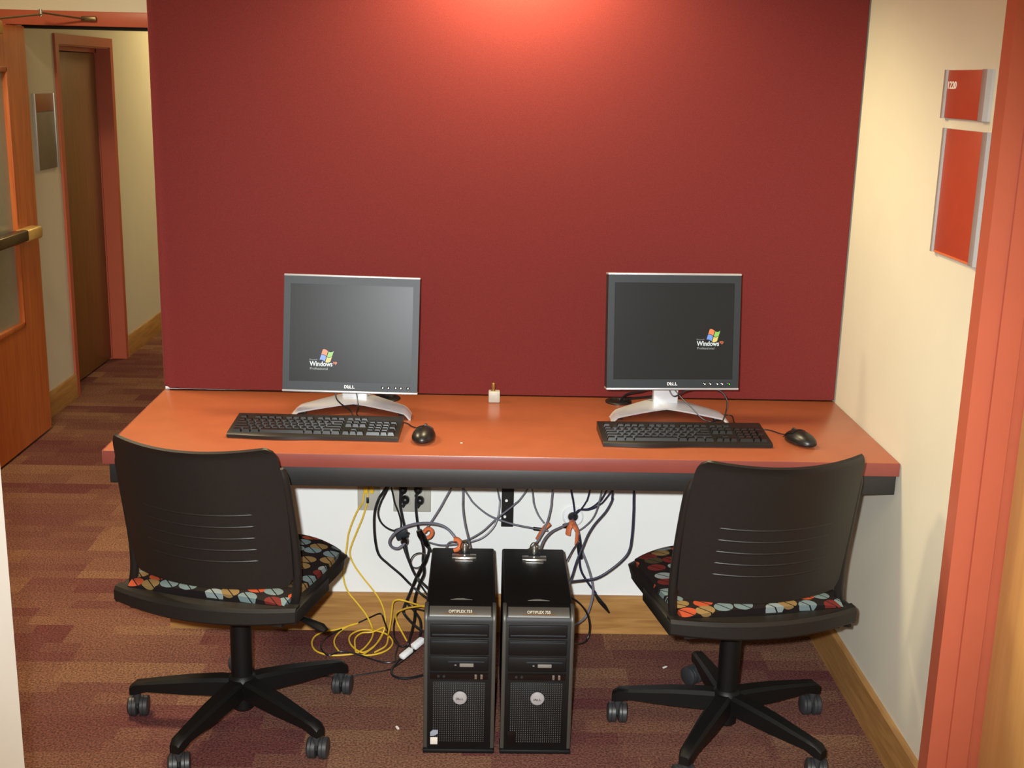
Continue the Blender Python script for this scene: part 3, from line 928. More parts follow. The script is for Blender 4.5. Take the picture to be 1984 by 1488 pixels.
tLx, tRx, tY = -0.199 + TW / 2, 0.002 + TW / 2, -0.735
make_tower('black computer tower on the left of the pair, two pale stickers low on its front', tLx, tY,
           [(-0.074, 0.050, -0.054, 0.067, 'sticker_blue', 'swoosh'), (-0.074, 0.026, -0.055, 0.046, 'sticker_white', 'box')])
make_tower('black computer tower on the right of the pair, dark square sticker low on its front', tRx, tY,
           [(-0.074, 0.024, -0.052, 0.066, 'gloss_black', 'box')])

# security plates and barrel locks on the towers
def make_lock(label, x, y):
    root = thing('security_lock', label, 'lock', (x, y, TH), 0, 'security locks on the towers')
    bm = B(); box(bm, (-0.034, -0.014, 0.0), (0.034, 0.014, 0.005), 0.001); box(bm, (-0.025, -0.034, 0.0), (0.025, -0.014, 0.003), 0.0008); obj('plate', bm, 'steel', root)
    bm = B(); lathe(bm, [(0.006, 0.004), (0.0068, 0.008), (0.0068, 0.024), (0.0055, 0.028), (0.003, 0.029)], (0.001, 0.030, 0.0), 'z', 18); obj('lock_barrel', bm, 'steel', root)
    bm = B(); tube(bm, spline([(0.010, 0.034, 0.006), (0.012, 0.036, 0.022), (0.006, 0.040, 0.032), (-0.004, 0.040, 0.032), (-0.010, 0.036, 0.022), (-0.010, 0.034, 0.006)], 4), 0.0018, 8); obj('shackle', bm, 'bar_metal', root)
    bm = B(); box(bm, (-0.016, 0.008, 0.0), (0.018, 0.044, 0.006), 0.002); obj('lock_foot', bm, 'bezel', root)
    return root
make_lock('silver plate and barrel lock on the left tower', -0.103, -0.378)
make_lock('silver plate and barrel lock on the right tower', 0.095, -0.385)
CABLES = [
('patch_cord', 'left of two yellow cords hanging from the data plate, looping wide on the carpet', 'cable', 'yellow patch cords under the desk', 'yellow', 0.0027, [(-0.42, -0.012, 0.466), (-0.423, -0.02, 0.436), (-0.436, -0.041, 0.419), (-0.453, -0.041, 0.38), (-0.467, -0.041, 0.335), (-0.472, -0.042, 0.293), (-0.479, -0.042, 0.251), (-0.484, -0.042, 0.208), (-0.479, -0.043, 0.172), (-0.466, -0.043, 0.141), (-0.443, -0.043, 0.111), (-0.412, -0.044, 0.068), (-0.395, -0.044, 0.028), (-0.392, -0.03, 0.003), (-0.394, -0.082, 0.003), (-0.409, -0.14, 0.003), (-0.43, -0.175, 0.003), (-0.468, -0.19, 0.003), (-0.512, -0.192, 0.003), (-0.554, -0.166, 0.003), (-0.574, -0.119, 0.003), (-0.573, -0.068, 0.003), (-0.551, -0.035, 0.003), (-0.51, -0.02, 0.006), (-0.469, -0.02, 0.019), (-0.44, -0.023, 0.03), (-0.469, -0.02, 0.02), (-0.497, -0.027, 0.003), (-0.508, -0.079, 0.003), (-0.503, -0.123, 0.003), (-0.486, -0.164, 0.003)]),
('patch_cord', 'right of two yellow cords hanging from the data plate, coiled tightly on the carpet', 'cable', 'yellow patch cords under the desk', 'yellow', 0.0027, [(-0.409, -0.012, 0.466), (-0.41, -0.02, 0.436), (-0.422, -0.041, 0.393), (-0.44, -0.041, 0.347), (-0.458, -0.041, 0.299), (-0.462, -0.041, 0.269), (-0.448, -0.042, 0.233), (-0.42, -0.042, 0.191), (-0.392, -0.042, 0.154), (-0.369, -0.043, 0.118), (-0.356, -0.043, 0.081), (-0.352, -0.043, 0.044), (-0.359, -0.023, 0.003), (-0.368, -0.088, 0.003), (-0.389, -0.145, 0.003), (-0.413, -0.177, 0.006), (-0.445, -0.141, 0.006), (-0.462, -0.091, 0.006), (-0.457, -0.05, 0.006), (-0.429, -0.021, 0.006), (-0.388, -0.025, 0.006), (-0.352, -0.045, 0.006), (-0.329, -0.081, 0.003), (-0.326, -0.119, 0.003), (-0.34, -0.156, 0.003), (-0.369, -0.182, 0.003), (-0.407, -0.191, 0.003), (-0.43, -0.175, 0.003), (-0.44, -0.128, 0.009), (-0.442, -0.084, 0.009), (-0.426, -0.049, 0.009), (-0.392, -0.04, 0.009), (-0.356, -0.051, 0.03), (-0.362, -0.064, 0.01), (-0.378, -0.141, 0.01), (-0.406, -0.197, 0.01)]),
('patch_cord', 'yellow patch cord bent in a high hook beside the left tower', 'cable', 'yellow patch cords under the desk', 'yellow', 0.0027, [(-0.173, -0.27, 0.199), (-0.22, -0.24, 0.188), (-0.246, -0.2, 0.177), (-0.276, -0.162, 0.169), (-0.304, -0.149, 0.169), (-0.321, -0.136, 0.154), (-0.326, -0.124, 0.118), (-0.331, -0.111, 0.076), (-0.338, -0.098, 0.034), (-0.342, -0.062, 0.003), (-0.345, -0.125, 0.003), (-0.375, -0.17, 0.003)]),
('patch_cord', 'short yellow patch cord slanting down behind the white tag near the left tower', 'cable', 'yellow patch cords under the desk', 'yellow', 0.0027, [(-0.173, -0.27, 0.207), (-0.22, -0.24, 0.191), (-0.252, -0.2, 0.169), (-0.281, -0.16, 0.145), (-0.312, -0.12, 0.111), (-0.313, -0.1, 0.077), (-0.302, -0.1, 0.05), (-0.282, -0.088, 0.003)]),
('power_cable', 'thick black cord dropping beside the data plate, sweeping right behind the left tower', 'cable', 'black cords left of the towers', 'black', 0.0038, [(-0.2, -0.1, 0.744), (-0.347, -0.1, 0.509), (-0.367, -0.102, 0.477), (-0.379, -0.104, 0.437), (-0.381, -0.106, 0.391), (-0.377, -0.108, 0.339), (-0.366, -0.11, 0.298), (-0.338, -0.112, 0.27), (-0.301, -0.114, 0.238), (-0.27, -0.116, 0.206), (-0.223, -0.24, 0.223), (-0.173, -0.27, 0.205)]),
('power_cable', 'thin black cord near the data plate curling right to the hanging grey adapter', 'cable', 'black cords left of the towers', 'black', 0.0028, [(-0.224, -0.08, 0.744), (-0.343, -0.08, 0.499), (-0.362, -0.087, 0.46), (-0.37, -0.093, 0.428), (-0.361, -0.1, 0.401), (-0.338, -0.107, 0.383), (-0.307, -0.113, 0.376), (-0.273, -0.12, 0.374)]),
('power_cable', 'thin black cord dropping from the desk just left of the outlet plugs', 'cable', 'black cords left of the towers', 'black', 0.0026, [(-0.387, -0.06, 0.744), (-0.331, -0.06, 0.493), (-0.322, -0.065, 0.453), (-0.308, -0.07, 0.417), (-0.301, -0.075, 0.386), (-0.303, -0.08, 0.353), (-0.287, -0.085, 0.295), (-0.256, -0.12, 0.238), (-0.212, -0.24, 0.226), (-0.173, -0.27, 0.193)]),
('power_cable', 'black power cord plugged into the left half of the outlet plate', 'cable', 'black cords left of the towers', 'black', 0.0042, [(-0.306, -0.03, 0.474), (-0.305, -0.053, 0.438), (-0.298, -0.067, 0.407), (-0.29, -0.08, 0.377), (-0.288, -0.093, 0.346), (-0.282, -0.107, 0.31), (-0.27, -0.12, 0.274), (-0.25, -0.133, 0.238), (-0.212, -0.24, 0.249), (-0.173, -0.27, 0.222)]),
('power_cable', 'black power cord plugged into the right half of the outlet plate', 'cable', 'black cords left of the towers', 'black', 0.0042, [(-0.256, -0.03, 0.475), (-0.257, -0.049, 0.431), (-0.252, -0.057, 0.386), (-0.244, -0.066, 0.354), (-0.228, -0.074, 0.331), (-0.215, -0.083, 0.313), (-0.222, -0.091, 0.275), (-0.24, -0.1, 0.242), (-0.257, -0.109, 0.209), (-0.279, -0.117, 0.158), (-0.29, -0.126, 0.126), (-0.283, -0.134, 0.109), (-0.247, -0.18, 0.094), (-0.205, -0.24, 0.097), (-0.161, -0.27, 0.082)]),
('power_cable', 'long black cord running straight down beside the left tower to the carpet tangle', 'cable', 'black cords left of the towers', 'black', 0.004, [(-0.237, -0.135, 0.363), (-0.227, -0.19, 0.35), (-0.228, -0.2, 0.319), (-0.225, -0.19, 0.274), (-0.241, -0.18, 0.229), (-0.254, -0.16, 0.172), (-0.254, -0.15, 0.113), (-0.267, -0.13, 0.043), (-0.279, -0.139, 0.004), (-0.299, -0.225, 0.004), (-0.313, -0.274, 0.004), (-0.311, -0.312, 0.004), (-0.291, -0.334, 0.004), (-0.259, -0.335, 0.004), (-0.22, -0.316, 0.004)]),
('power_cable', 'black cord leaning outward then falling straight beside the left tower bezel', 'cable', 'black cords left of the towers', 'black', 0.0038, [(-0.221, -0.24, 0.336), (-0.248, -0.18, 0.258), (-0.267, -0.15, 0.197), (-0.278, -0.14, 0.157), (-0.26, -0.14, 0.133), (-0.238, -0.14, 0.097), (-0.238, -0.14, 0.048), (-0.254, -0.138, 0.004), (-0.273, -0.2, 0.004)]),
('thin_cable', 'thin black cord in a small round loop beside the left tower rear', 'cable', 'black cords left of the towers', 'black', 0.0018, [(-0.212, -0.26, 0.361), (-0.236, -0.2, 0.343), (-0.255, -0.2, 0.336), (-0.265, -0.2, 0.316), (-0.258, -0.2, 0.298), (-0.24, -0.2, 0.297), (-0.225, -0.2, 0.313), (-0.217, -0.24, 0.35)]),
('thin_cable', 'thin black cord arching over the yellow coils on the carpet', 'cable', 'black cords left of the towers', 'black', 0.0026, [(-0.44, -0.02, 0.03), (-0.405, -0.025, 0.05), (-0.367, -0.06, 0.081), (-0.355, -0.06, 0.058), (-0.342, -0.04, 0.006), (-0.319, -0.093, 0.003), (-0.294, -0.13, 0.003), (-0.273, -0.111, 0.003)]),
('thin_cable', 'black cord lying along the carpet in front of the yellow coils', 'cable', 'black cords left of the towers', 'black', 0.0028, [(-0.492, -0.026, 0.01), (-0.531, -0.061, 0.003), (-0.544, -0.112, 0.003), (-0.537, -0.158, 0.003), (-0.513, -0.2, 0.007), (-0.48, -0.179, 0.008), (-0.44, -0.186, 0.008), (-0.4, -0.201, 0.003), (-0.354, -0.23, 0.003), (-0.32, -0.235, 0.003), (-0.289, -0.21, 0.003), (-0.259, -0.148, 0.003), (-0.241, -0.072, 0.003)]),
('thin_cable', 'thin black cord trailing left along the carpet towards the left chair caster', 'cable', 'black cords left of the towers', 'black', 0.0022, [(-0.529, -0.291, 0.002), (-0.512, -0.319, 0.002), (-0.479, -0.33, 0.002), (-0.437, -0.324, 0.002), (-0.374, -0.302, 0.002), (-0.317, -0.274, 0.002), (-0.278, -0.209, 0.002), (-0.248, -0.147, 0.002)]),
('thin_cable', 'thin black cord making a low hoop between the yellow coils and the left tower', 'cable', 'black cords left of the towers', 'black', 0.0026, [(-0.224, -0.2, 0.158), (-0.254, -0.16, 0.145), (-0.289, -0.13, 0.131), (-0.313, -0.1, 0.095), (-0.323, -0.08, 0.049), (-0.322, -0.061, 0.003), (-0.307, -0.112, 0.003), (-0.31, -0.186, 0.003), (-0.304, -0.234, 0.003)]),
('security_cable', 'grey security cable slanting from the desk down to the orange sleeve nearest the outlets', 'cable', 'grey security cables under the desk', 'greycable', 0.003, [(-0.028, -0.12, 0.744), (-0.15, -0.12, 0.516), (-0.18, -0.127, 0.46), (-0.211, -0.133, 0.41), (-0.223, -0.14, 0.395)]),
('security_cable', 'thick grey security cable arching in a big loop to the left tower lock', 'cable', 'grey security cables under the desk', 'greycable', 0.0042, [(-0.279, -0.14, 0.356), (-0.304, -0.155, 0.339), (-0.324, -0.169, 0.35), (-0.328, -0.184, 0.374), (-0.312, -0.198, 0.403), (-0.279, -0.213, 0.43), (-0.235, -0.227, 0.447), (-0.192, -0.242, 0.452), (-0.159, -0.256, 0.446), (-0.135, -0.271, 0.426), (-0.118, -0.285, 0.401), (-0.113, -0.34, 0.402)]),
('security_cable', 'grey security cable dropping from the desk straight onto the left tower lock', 'cable', 'grey security cables under the desk', 'greycable', 0.0028, [(-0.117, -0.16, 0.744), (-0.112, -0.16, 0.528), (-0.111, -0.19, 0.484), (-0.104, -0.22, 0.444), (-0.093, -0.25, 0.41), (-0.088, -0.32, 0.412)]),
('security_cable', 'grey security cable crossing right past the bracket to the long orange sleeve', 'cable', 'grey security cables under the desk', 'greycable', 0.0028, [(-0.267, -0.1, 0.744), (-0.107, -0.1, 0.507), (-0.082, -0.107, 0.472), (-0.043, -0.113, 0.44), (-0.009, -0.12, 0.425), (0.041, -0.127, 0.411), (0.104, -0.133, 0.401), (0.146, -0.14, 0.397)]),
('security_cable', 'grey security cable just left of the wall bracket, sagging left behind the towers', 'cable', 'grey security cables under the desk', 'greycable', 0.0026, [(-0.058, -0.06, 0.744), (-0.007, -0.06, 0.495), (-0.0, -0.071, 0.461), (-0.005, -0.083, 0.418), (-0.019, -0.094, 0.386), (-0.052, -0.105, 0.357), (-0.096, -0.116, 0.345), (-0.14, -0.127, 0.342), (-0.179, -0.139, 0.345), (-0.211, -0.15, 0.357)]),
('security_cable', 'grey security cable crossing the wall bracket from upper right to lower left', 'cable', 'grey security cables under the desk', 'greycable', 0.0026, [(0.24, -0.08, 0.744), (0.08, -0.08, 0.501), (0.046, -0.097, 0.465), (-0.009, -0.113, 0.423), (-0.053, -0.13, 0.386), (-0.102, -0.147, 0.364), (-0.148, -0.163, 0.364), (-0.159, -0.2, 0.361)]),
('security_cable', 'grey security cable right of the bracket, short, ending at the long orange sleeve', 'cable', 'grey security cables under the desk', 'greycable', 0.0026, [(0.065, -0.1, 0.744), (0.098, -0.1, 0.508), (0.103, -0.113, 0.472), (0.116, -0.127, 0.442), (0.133, -0.14, 0.422)]),
('security_cable', 'grey security cable running through the long orange sleeve to the right tower rear', 'cable', 'grey security cables under the desk', 'greycable', 0.003, [(0.18, -0.12, 0.744), (0.158, -0.12, 0.516), (0.154, -0.136, 0.475), (0.144, -0.152, 0.434), (0.128, -0.168, 0.399), (0.106, -0.184, 0.369), (0.076, -0.26, 0.377)]),
('security_cable', 'pale grey security cable curving from the wall ring down to the right tower lock', 'cable', 'grey security cables under the desk', 'greycable', 0.0038, [(0.221, -0.05, 0.39), (0.192, -0.108, 0.398), (0.158, -0.156, 0.4), (0.134, -0.204, 0.395), (0.12, -0.252, 0.386), (0.113, -0.34, 0.401)]),
('thin_cable', 'black cord dropping from the desk straight into the white wall ring', 'cable', 'black cords right of the towers', 'black_flash_cast', 0.0032, [(0.161, -0.06, 0.744), (0.219, -0.06, 0.496), (0.227, -0.047, 0.462), (0.234, -0.033, 0.421), (0.236, -0.004, 0.396)]),
('thin_cable', 'first black cord right of the white wall ring, short and steep', 'cable', 'black cords right of the towers', 'black_flash_cast', 0.0026, [(0.329, -0.07, 0.744), (0.275, -0.07, 0.5), (0.266, -0.053, 0.459), (0.252, -0.037, 0.428), (0.238, -0.004, 0.397)]),
('thin_cable', 'grey cord right of the white ring, curling back below it', 'cable', 'black cords right of the towers', 'greycable', 0.0026, [(0.345, -0.1, 0.744), (0.308, -0.1, 0.511), (0.298, -0.087, 0.448), (0.283, -0.075, 0.408), (0.254, -0.062, 0.373), (0.236, -0.05, 0.362)]),
('thin_cable', 'black cord right of the white ring with a shallow diagonal into it', 'cable', 'black cords right of the towers', 'black_flash_cast', 0.0026, [(0.439, -0.09, 0.744), (0.323, -0.09, 0.507), (0.303, -0.072, 0.466), (0.278, -0.055, 0.439), (0.251, -0.038, 0.428), (0.239, -0.004, 0.399)]),
('thin_cable', 'black cord entering the white ring lowest, from farthest right', 'cable', 'black cords right of the towers', 'black_flash_cast', 0.0026, [(0.499, -0.08, 0.744), (0.339, -0.08, 0.502), (0.307, -0.065, 0.455), (0.276, -0.05, 0.433), (0.246, -0.035, 0.426), (0.237, -0.004, 0.396)]),
('thin_cable', 'long black cord bending from the desk past the orange straps behind the right tower', 'cable', 'black cords right of the towers', 'black_flash_cast', 0.0032, [(0.363, -0.12, 0.744), (0.34, -0.12, 0.517), (0.338, -0.132, 0.497), (0.319, -0.145, 0.463), (0.286, -0.158, 0.427), (0.265, -0.17, 0.396), (0.25, -0.183, 0.363), (0.233, -0.195, 0.324), (0.218, -0.208, 0.276), (0.201, -0.28, 0.278)]),
('power_cable', 'rightmost black cord hanging from the desk and swinging left behind the right tower', 'cable', 'black cords right of the towers', 'black_flash_cast', 0.0042, [(0.403, -0.1, 0.744), (0.407, -0.1, 0.512), (0.408, -0.107, 0.451), (0.406, -0.115, 0.377), (0.398, -0.123, 0.327), (0.372, -0.13, 0.294), (0.328, -0.138, 0.26), (0.295, -0.145, 0.245), (0.261, -0.152, 0.242), (0.204, -0.24, 0.274)]),
('thin_cable', 'black cord from the orange straps falling right to the loose plug end', 'cable', 'black cords right of the towers', 'black_flash_cast', 0.0036, [(0.231, -0.02, 0.392), (0.244, -0.08, 0.373), (0.253, -0.08, 0.325), (0.25, -0.08, 0.295), (0.256, -0.08, 0.247), (0.279, -0.08, 0.205), (0.306, -0.08, 0.169)]),
('thin_cable', 'grey cord below the orange straps bowing right and back to the tower side', 'cable', 'black cords right of the towers', 'greycable', 0.0036, [(0.251, -0.1, 0.327), (0.272, -0.107, 0.277), (0.287, -0.113, 0.231), (0.293, -0.12, 0.192), (0.286, -0.127, 0.147), (0.268, -0.133, 0.107), (0.221, -0.2, 0.107)]),
('thin_cable', 'thin black cord slanting from the straps to the right tower top corner', 'cable', 'black cords right of the towers', 'black_flash_cast', 0.0024, [(0.242, -0.12, 0.353), (0.223, -0.16, 0.345), (0.199, -0.24, 0.342)]),
('thin_cable', 'black cord looping low right of the towers down to the carpet', 'cable', 'black cords right of the towers', 'black', 0.003, [(0.211, -0.24, 0.229), (0.248, -0.2, 0.185), (0.276, -0.16, 0.131), (0.286, -0.14, 0.074), (0.275, -0.15, 0.041), (0.242, -0.2, 0.053), (0.219, -0.24, 0.073)])]

# ------------------------------------------------------------------ wall plates, ring, plugs
pl = thing('data_plate', 'grey data wall plate with the yellow cords plugged in', 'wall plate', (-0.406, -0.001, 0.46))
bm = B(); box(bm, (-0.035, -0.006, -0.056), (0.035, 0, 0.06), 0.002); obj('plate', bm, 'plate_grey', pl)
for dx, dz in ((-0.008, 0.012), (0.010, 0.012)):
    bm = B(); box(bm, (dx - 0.007, -0.020, dz - 0.008), (dx + 0.007, -0.005, dz + 0.014), 0.002); cn = obj('connector', bm, 'yellow', pl)
bm = B(); box(bm, (-0.006, -0.024, -0.026), (0.002, -0.018, -0.008), 0.001); obj('connector_tag', bm, 'black', pl)

pl = thing('outlet_plate', 'grey double outlet wall plate holding black plugs', 'wall plate', (-0.2715, -0.001, 0.46))
bm = B(); box(bm, (-0.0585, -0.006, -0.059), (0.0585, 0, 0.06), 0.002); obj('plate', bm, 'plate_grey', pl)
for dx in (-0.023, 0.023):
    bm = B(); box(bm, (dx - 0.017, -0.008, -0.035), (dx + 0.017, -0.005, 0.035), 0.002); obj('socket', bm, 'plate_grey', pl)
for i, (px_, pz, lab) in enumerate(((-0.299, 0.480, 'black plug in the left socket, upper'), (-0.292, 0.446, 'black plug in the left socket, lower'),
                                    (-0.252, 0.481, 'black plug in the right socket, upper'), (-0.246, 0.445, 'black plug in the right socket, lower'))):
    bm = B(); lathe(bm, [(0.011, -0.009), (0.013, -0.014), (0.013, -0.030), (0.009, -0.036), (0.004, -0.038)], (0, 0, 0), 'y', 16)
    tube(bm, [(0, -0.026, -0.008), (-0.008, -0.028, -0.022)], [0.006, 0.0045], 8)
    o = obj('power_plug', bm, 'black_plastic', None, (px_, 0, pz)); tag(o, lab + ' of the double outlet plate', 'plug', 'plugs in the outlet plate')

rg = thing('wall_ring', 'white round cable ring on the wall right of the bracket', 'cable ring', (0.232, -0.001, 0.393))
bm = B(); lathe(bm, [(0.034, 0.0), (0.034, -0.004), (0.028, -0.010), (0.018, -0.010), (0.0155, -0.006)], (0, 0, 0), 'y', 32); obj('ring', bm, 'white_plastic', rg)
bm = B(); lathe(bm, [(0.0155, -0.0062), (0.010, -0.0068)], (0, 0, 0), 'y', 24); obj('hole', bm, 'black', rg)

# cord connectors hanging left of the towers
k = thing('cord_connector', 'grey square adapter with a round black plug hanging beside the outlet cords', 'adapter', (-0.287, -0.125, 0.36))
bm = B(); box(bm, (-0.026, 0.004, -0.004), (0.012, 0.026, 0.030), 0.004, 2, Matrix.Rotation(-0.35, 4, 'Y')); obj('adapter_body', bm, 'bezel', k)
bm = B(); lathe(bm, [(0.009, 0.006), (0.012, 0.0), (0.012, -0.016), (0.009, -0.022)], (0, 0, -0.006), 'y', 18); obj('round_plug', bm, 'gloss_black', k)
k = thing('cord_connector', 'black ribbed cord plug hanging just left of the left tower lock', 'adapter', (-0.238, -0.125, 0.366))
bm = B(); tube(bm, [(-0.006, 0, 0.020), (0.0, 0, 0.006), (0.010, 0, -0.012), (0.022, -0.004, -0.030)], [0.009, 0.012, 0.012, 0.007], 12); obj('plug_body', bm, 'gloss_black', k)
bm = B(); tube(bm, [(0.022, -0.004, -0.030), (0.032, -0.006, -0.046)], [0.006, 0.004], 10); obj('strain_relief', bm, 'black', k)

# orange rubber sleeves and straps
OG = 'orange rubber cable sleeves'
def band(label, base, pts, r, flat=0.45):
    bm = B(); tube(bm, spline([Vector(p) for p in pts], 5), r, 10, flat)
    o = obj('cable_sleeve', bm, 'orange', None, base); tag(o, label, 'cable sleeve', OG)
band('hooked orange sleeve on the cable nearest the outlets', (-0.213, -0.150, 0.388), [(-0.014, 0, 0.002), (-0.006, 0, 0.012), (0.006, 0, 0.011), (0.010, 0, 0.0), (0.004, 0, -0.012), (-0.004, 0, -0.016)], 0.0070, 0.9)
band('bent orange sleeve behind the left tower lock', (-0.124, -0.325, 0.421), [(-0.010, 0.0, 0.016), (0.002, 0.0, 0.014), (0.010, -0.004, 0.002), (0.004, -0.008, -0.010), (-0.008, -0.008, -0.016)], 0.0090, 0.8)
band('long slanting orange sleeve above the right tower', (0.133, -0.135, 0.396), [(-0.017, 0, -0.030), (-0.008, 0, -0.012), (0.004, 0, 0.008), (0.018, 0, 0.022)], 0.0105, 0.7)
band('upper orange strap hanging from the white wall ring', (0.221, -0.070, 0.377), [(0.006, 0.03, 0.014), (0.002, 0.004, 0.016), (-0.006, 0, 0.0), (-0.008, 0, -0.020)], 0.0095, 0.55)
band('lower orange strap hanging below the white wall ring', (0.236, -0.085, 0.367), [(-0.008, 0.03, 0.024), (-0.004, 0.0, 0.022), (0.004, 0, 0.008), (0.004, 0, -0.014), (0.003, 0, -0.036)], 0.0080, 0.6)

bm = B(); tube(bm, [(-0.014, 0, 0.0015), (0.014, 0, -0.0015)], 0.0052, 10)
o = obj('ferrule', bm, 'black', None, (0.116, -0.133, 0.399)); tag(o, 'black crimp ferrule on the grey cable by the long orange sleeve', 'ferrule')
bm = B(); tube(bm, [(-0.020, 0.0, 0.024), (-0.004, 0, 0.0), (0.010, 0.006, -0.018), (0.028, 0.016, -0.046)], [0.0042, 0.007, 0.007, 0.003], 10)
o = obj('loose_plug', bm, 'black_plastic', None, (0.325, -0.075, 0.140)); tag(o, 'loose black plug end hanging before the baseboard right of the towers', 'plug')
bm = B(); tube(bm, [(0.0, 0, 0.022), (0.004, 0, 0.0), (0.006, 0, -0.026)], [0.008, 0.010, 0.007], 10)
o = obj('cable_tie', bm, 'black', None, (0.246, -0.100, 0.318)); tag(o, 'black tape wrap binding the cords below the orange straps', 'cable wrap')
bm = B(); tube(bm, [(-0.010, 0, 0.004), (0.0, 0, 0.006), (0.012, 0, 0.0)], [0.007, 0.009, 0.006], 10)
o = obj('padlock', bm, 'gloss_black', None, (0.207, -0.060, 0.378)); tag(o, 'small dark padlock left of the orange straps', 'lock')

k = thing('cord_tag', 'white folded tag wrapped round the cords beside the left tower', 'tag', (-0.258, -0.200, 0.030))
Rm = Matrix.Rotation(math.radians(50), 4, 'Z') @ Matrix.Rotation(math.radians(-14), 4, 'Y')
bm = B(); box(bm, (-0.050, -0.010, -0.004), (-0.004, 0.010, 0.010), 0.004, 2, Rm); obj('tag_half', bm, 'white_plastic', k)
bm = B(); box(bm, (0.004, -0.011, -0.004), (0.050, 0.011, 0.012), 0.004, 2, Rm); obj('tag_half', bm, 'white_plastic', k)

# scraps on the carpet
for x, y, rz, lab in ((0.509, -0.24, 0.6, 'tiny pale scrap on the carpet under the right chair seat'), (-0.275, -0.611, 1.9, 'tiny pale scrap on the carpet left of the left tower')):
    bm = B(); prism(bm, [(-0.010, -0.003), (-0.002, -0.004), (0.009, -0.001), (0.006, 0.004), (-0.008, 0.003)], 'z', 0, 0.0015)
    o = obj('paper_scrap', bm, 'paper', None, (x, y, 0.0)); o.rotation_euler = (0, 0, rz); tag(o, lab, 'paper scrap')

# ------------------------------------------------------------------ signs
def make_sign(label, y0, y1, z0, z1, text=None):
    """on the right wall; local +x runs out of the wall towards -x"""
    root = thing('wall_sign', label, 'sign', (XW, (y0 + y1) / 2, (z0 + z1) / 2), 0, 'red door signs on the right wall')
    h, w = (z1 - z0) / 2, (y1 - y0) / 2
    bm = B(); box(bm, (-0.010, -w + 0.012, -h), (0.0, w - 0.012, h), 0.0008); f = obj('sign_face', bm, 'sign_red', root)
    for a, b, t in ((-w, -w + 0.040, 0.014), (w - 0.026, w, 0.014)):
        bm = B(); prism(bm, [(0.0, a), (-0.006, a), (-t, a + 0.008), (-t, b - 0.006), (-0.0105, b), (0.0, b)], 'z', -h - 0.001, h + 0.001); obj('aluminium_edge', bm, 'silver', root)
    if text:
        T = Matrix.Translation((-0.0102, w - 0.028, h - 0.042)) @ Matrix(((0, 0, -1, 0), (-1, 0, 0, 0), (0, 1, 0, 0), (0, 0, 0, 1)))
        obj('sign_number', lettering(text, 0.052, 0.017, T, 0.0006, 0.02), 'white_ink', f)
    else:
        bm = B(); box(bm, (-0.012, -w + 0.04, -h), (-0.008, w - 0.026, -h + 0.004)); obj('sign_lip', bm, 'orange', root)
    return root
make_sign('small red room-number sign with silver edges, above the tall sign', -0.948, -0.682, 1.656, 1.764, '1220')
make_sign('tall red blank sign with silver edges, below the small numbered sign', -0.986, -0.708, 1.345, 1.632)
s = thing('wall_sign', 'small brown and grey door sign on the corridor wall beside the brown door', 'sign', (XL, 2.595, 1.41))
bm = B(); box(bm, (0, -0.13, -0.182), (0.010, 0.13, 0.095), 0.001); obj('sign_face', bm, 'sign_grey', s)
bm = B(); box(bm, (0, -0.13, 0.098), (0.010, 0.13, 0.182), 0.001); obj('sign_top', bm, 'sign_brown', s)
for a in (-0.142, 0.130):
    bm = B(); box(bm, (0, a, -0.184), (0.014, a + 0.012, 0.184), 0.001); obj('sign_edge', bm, 'silver', s)

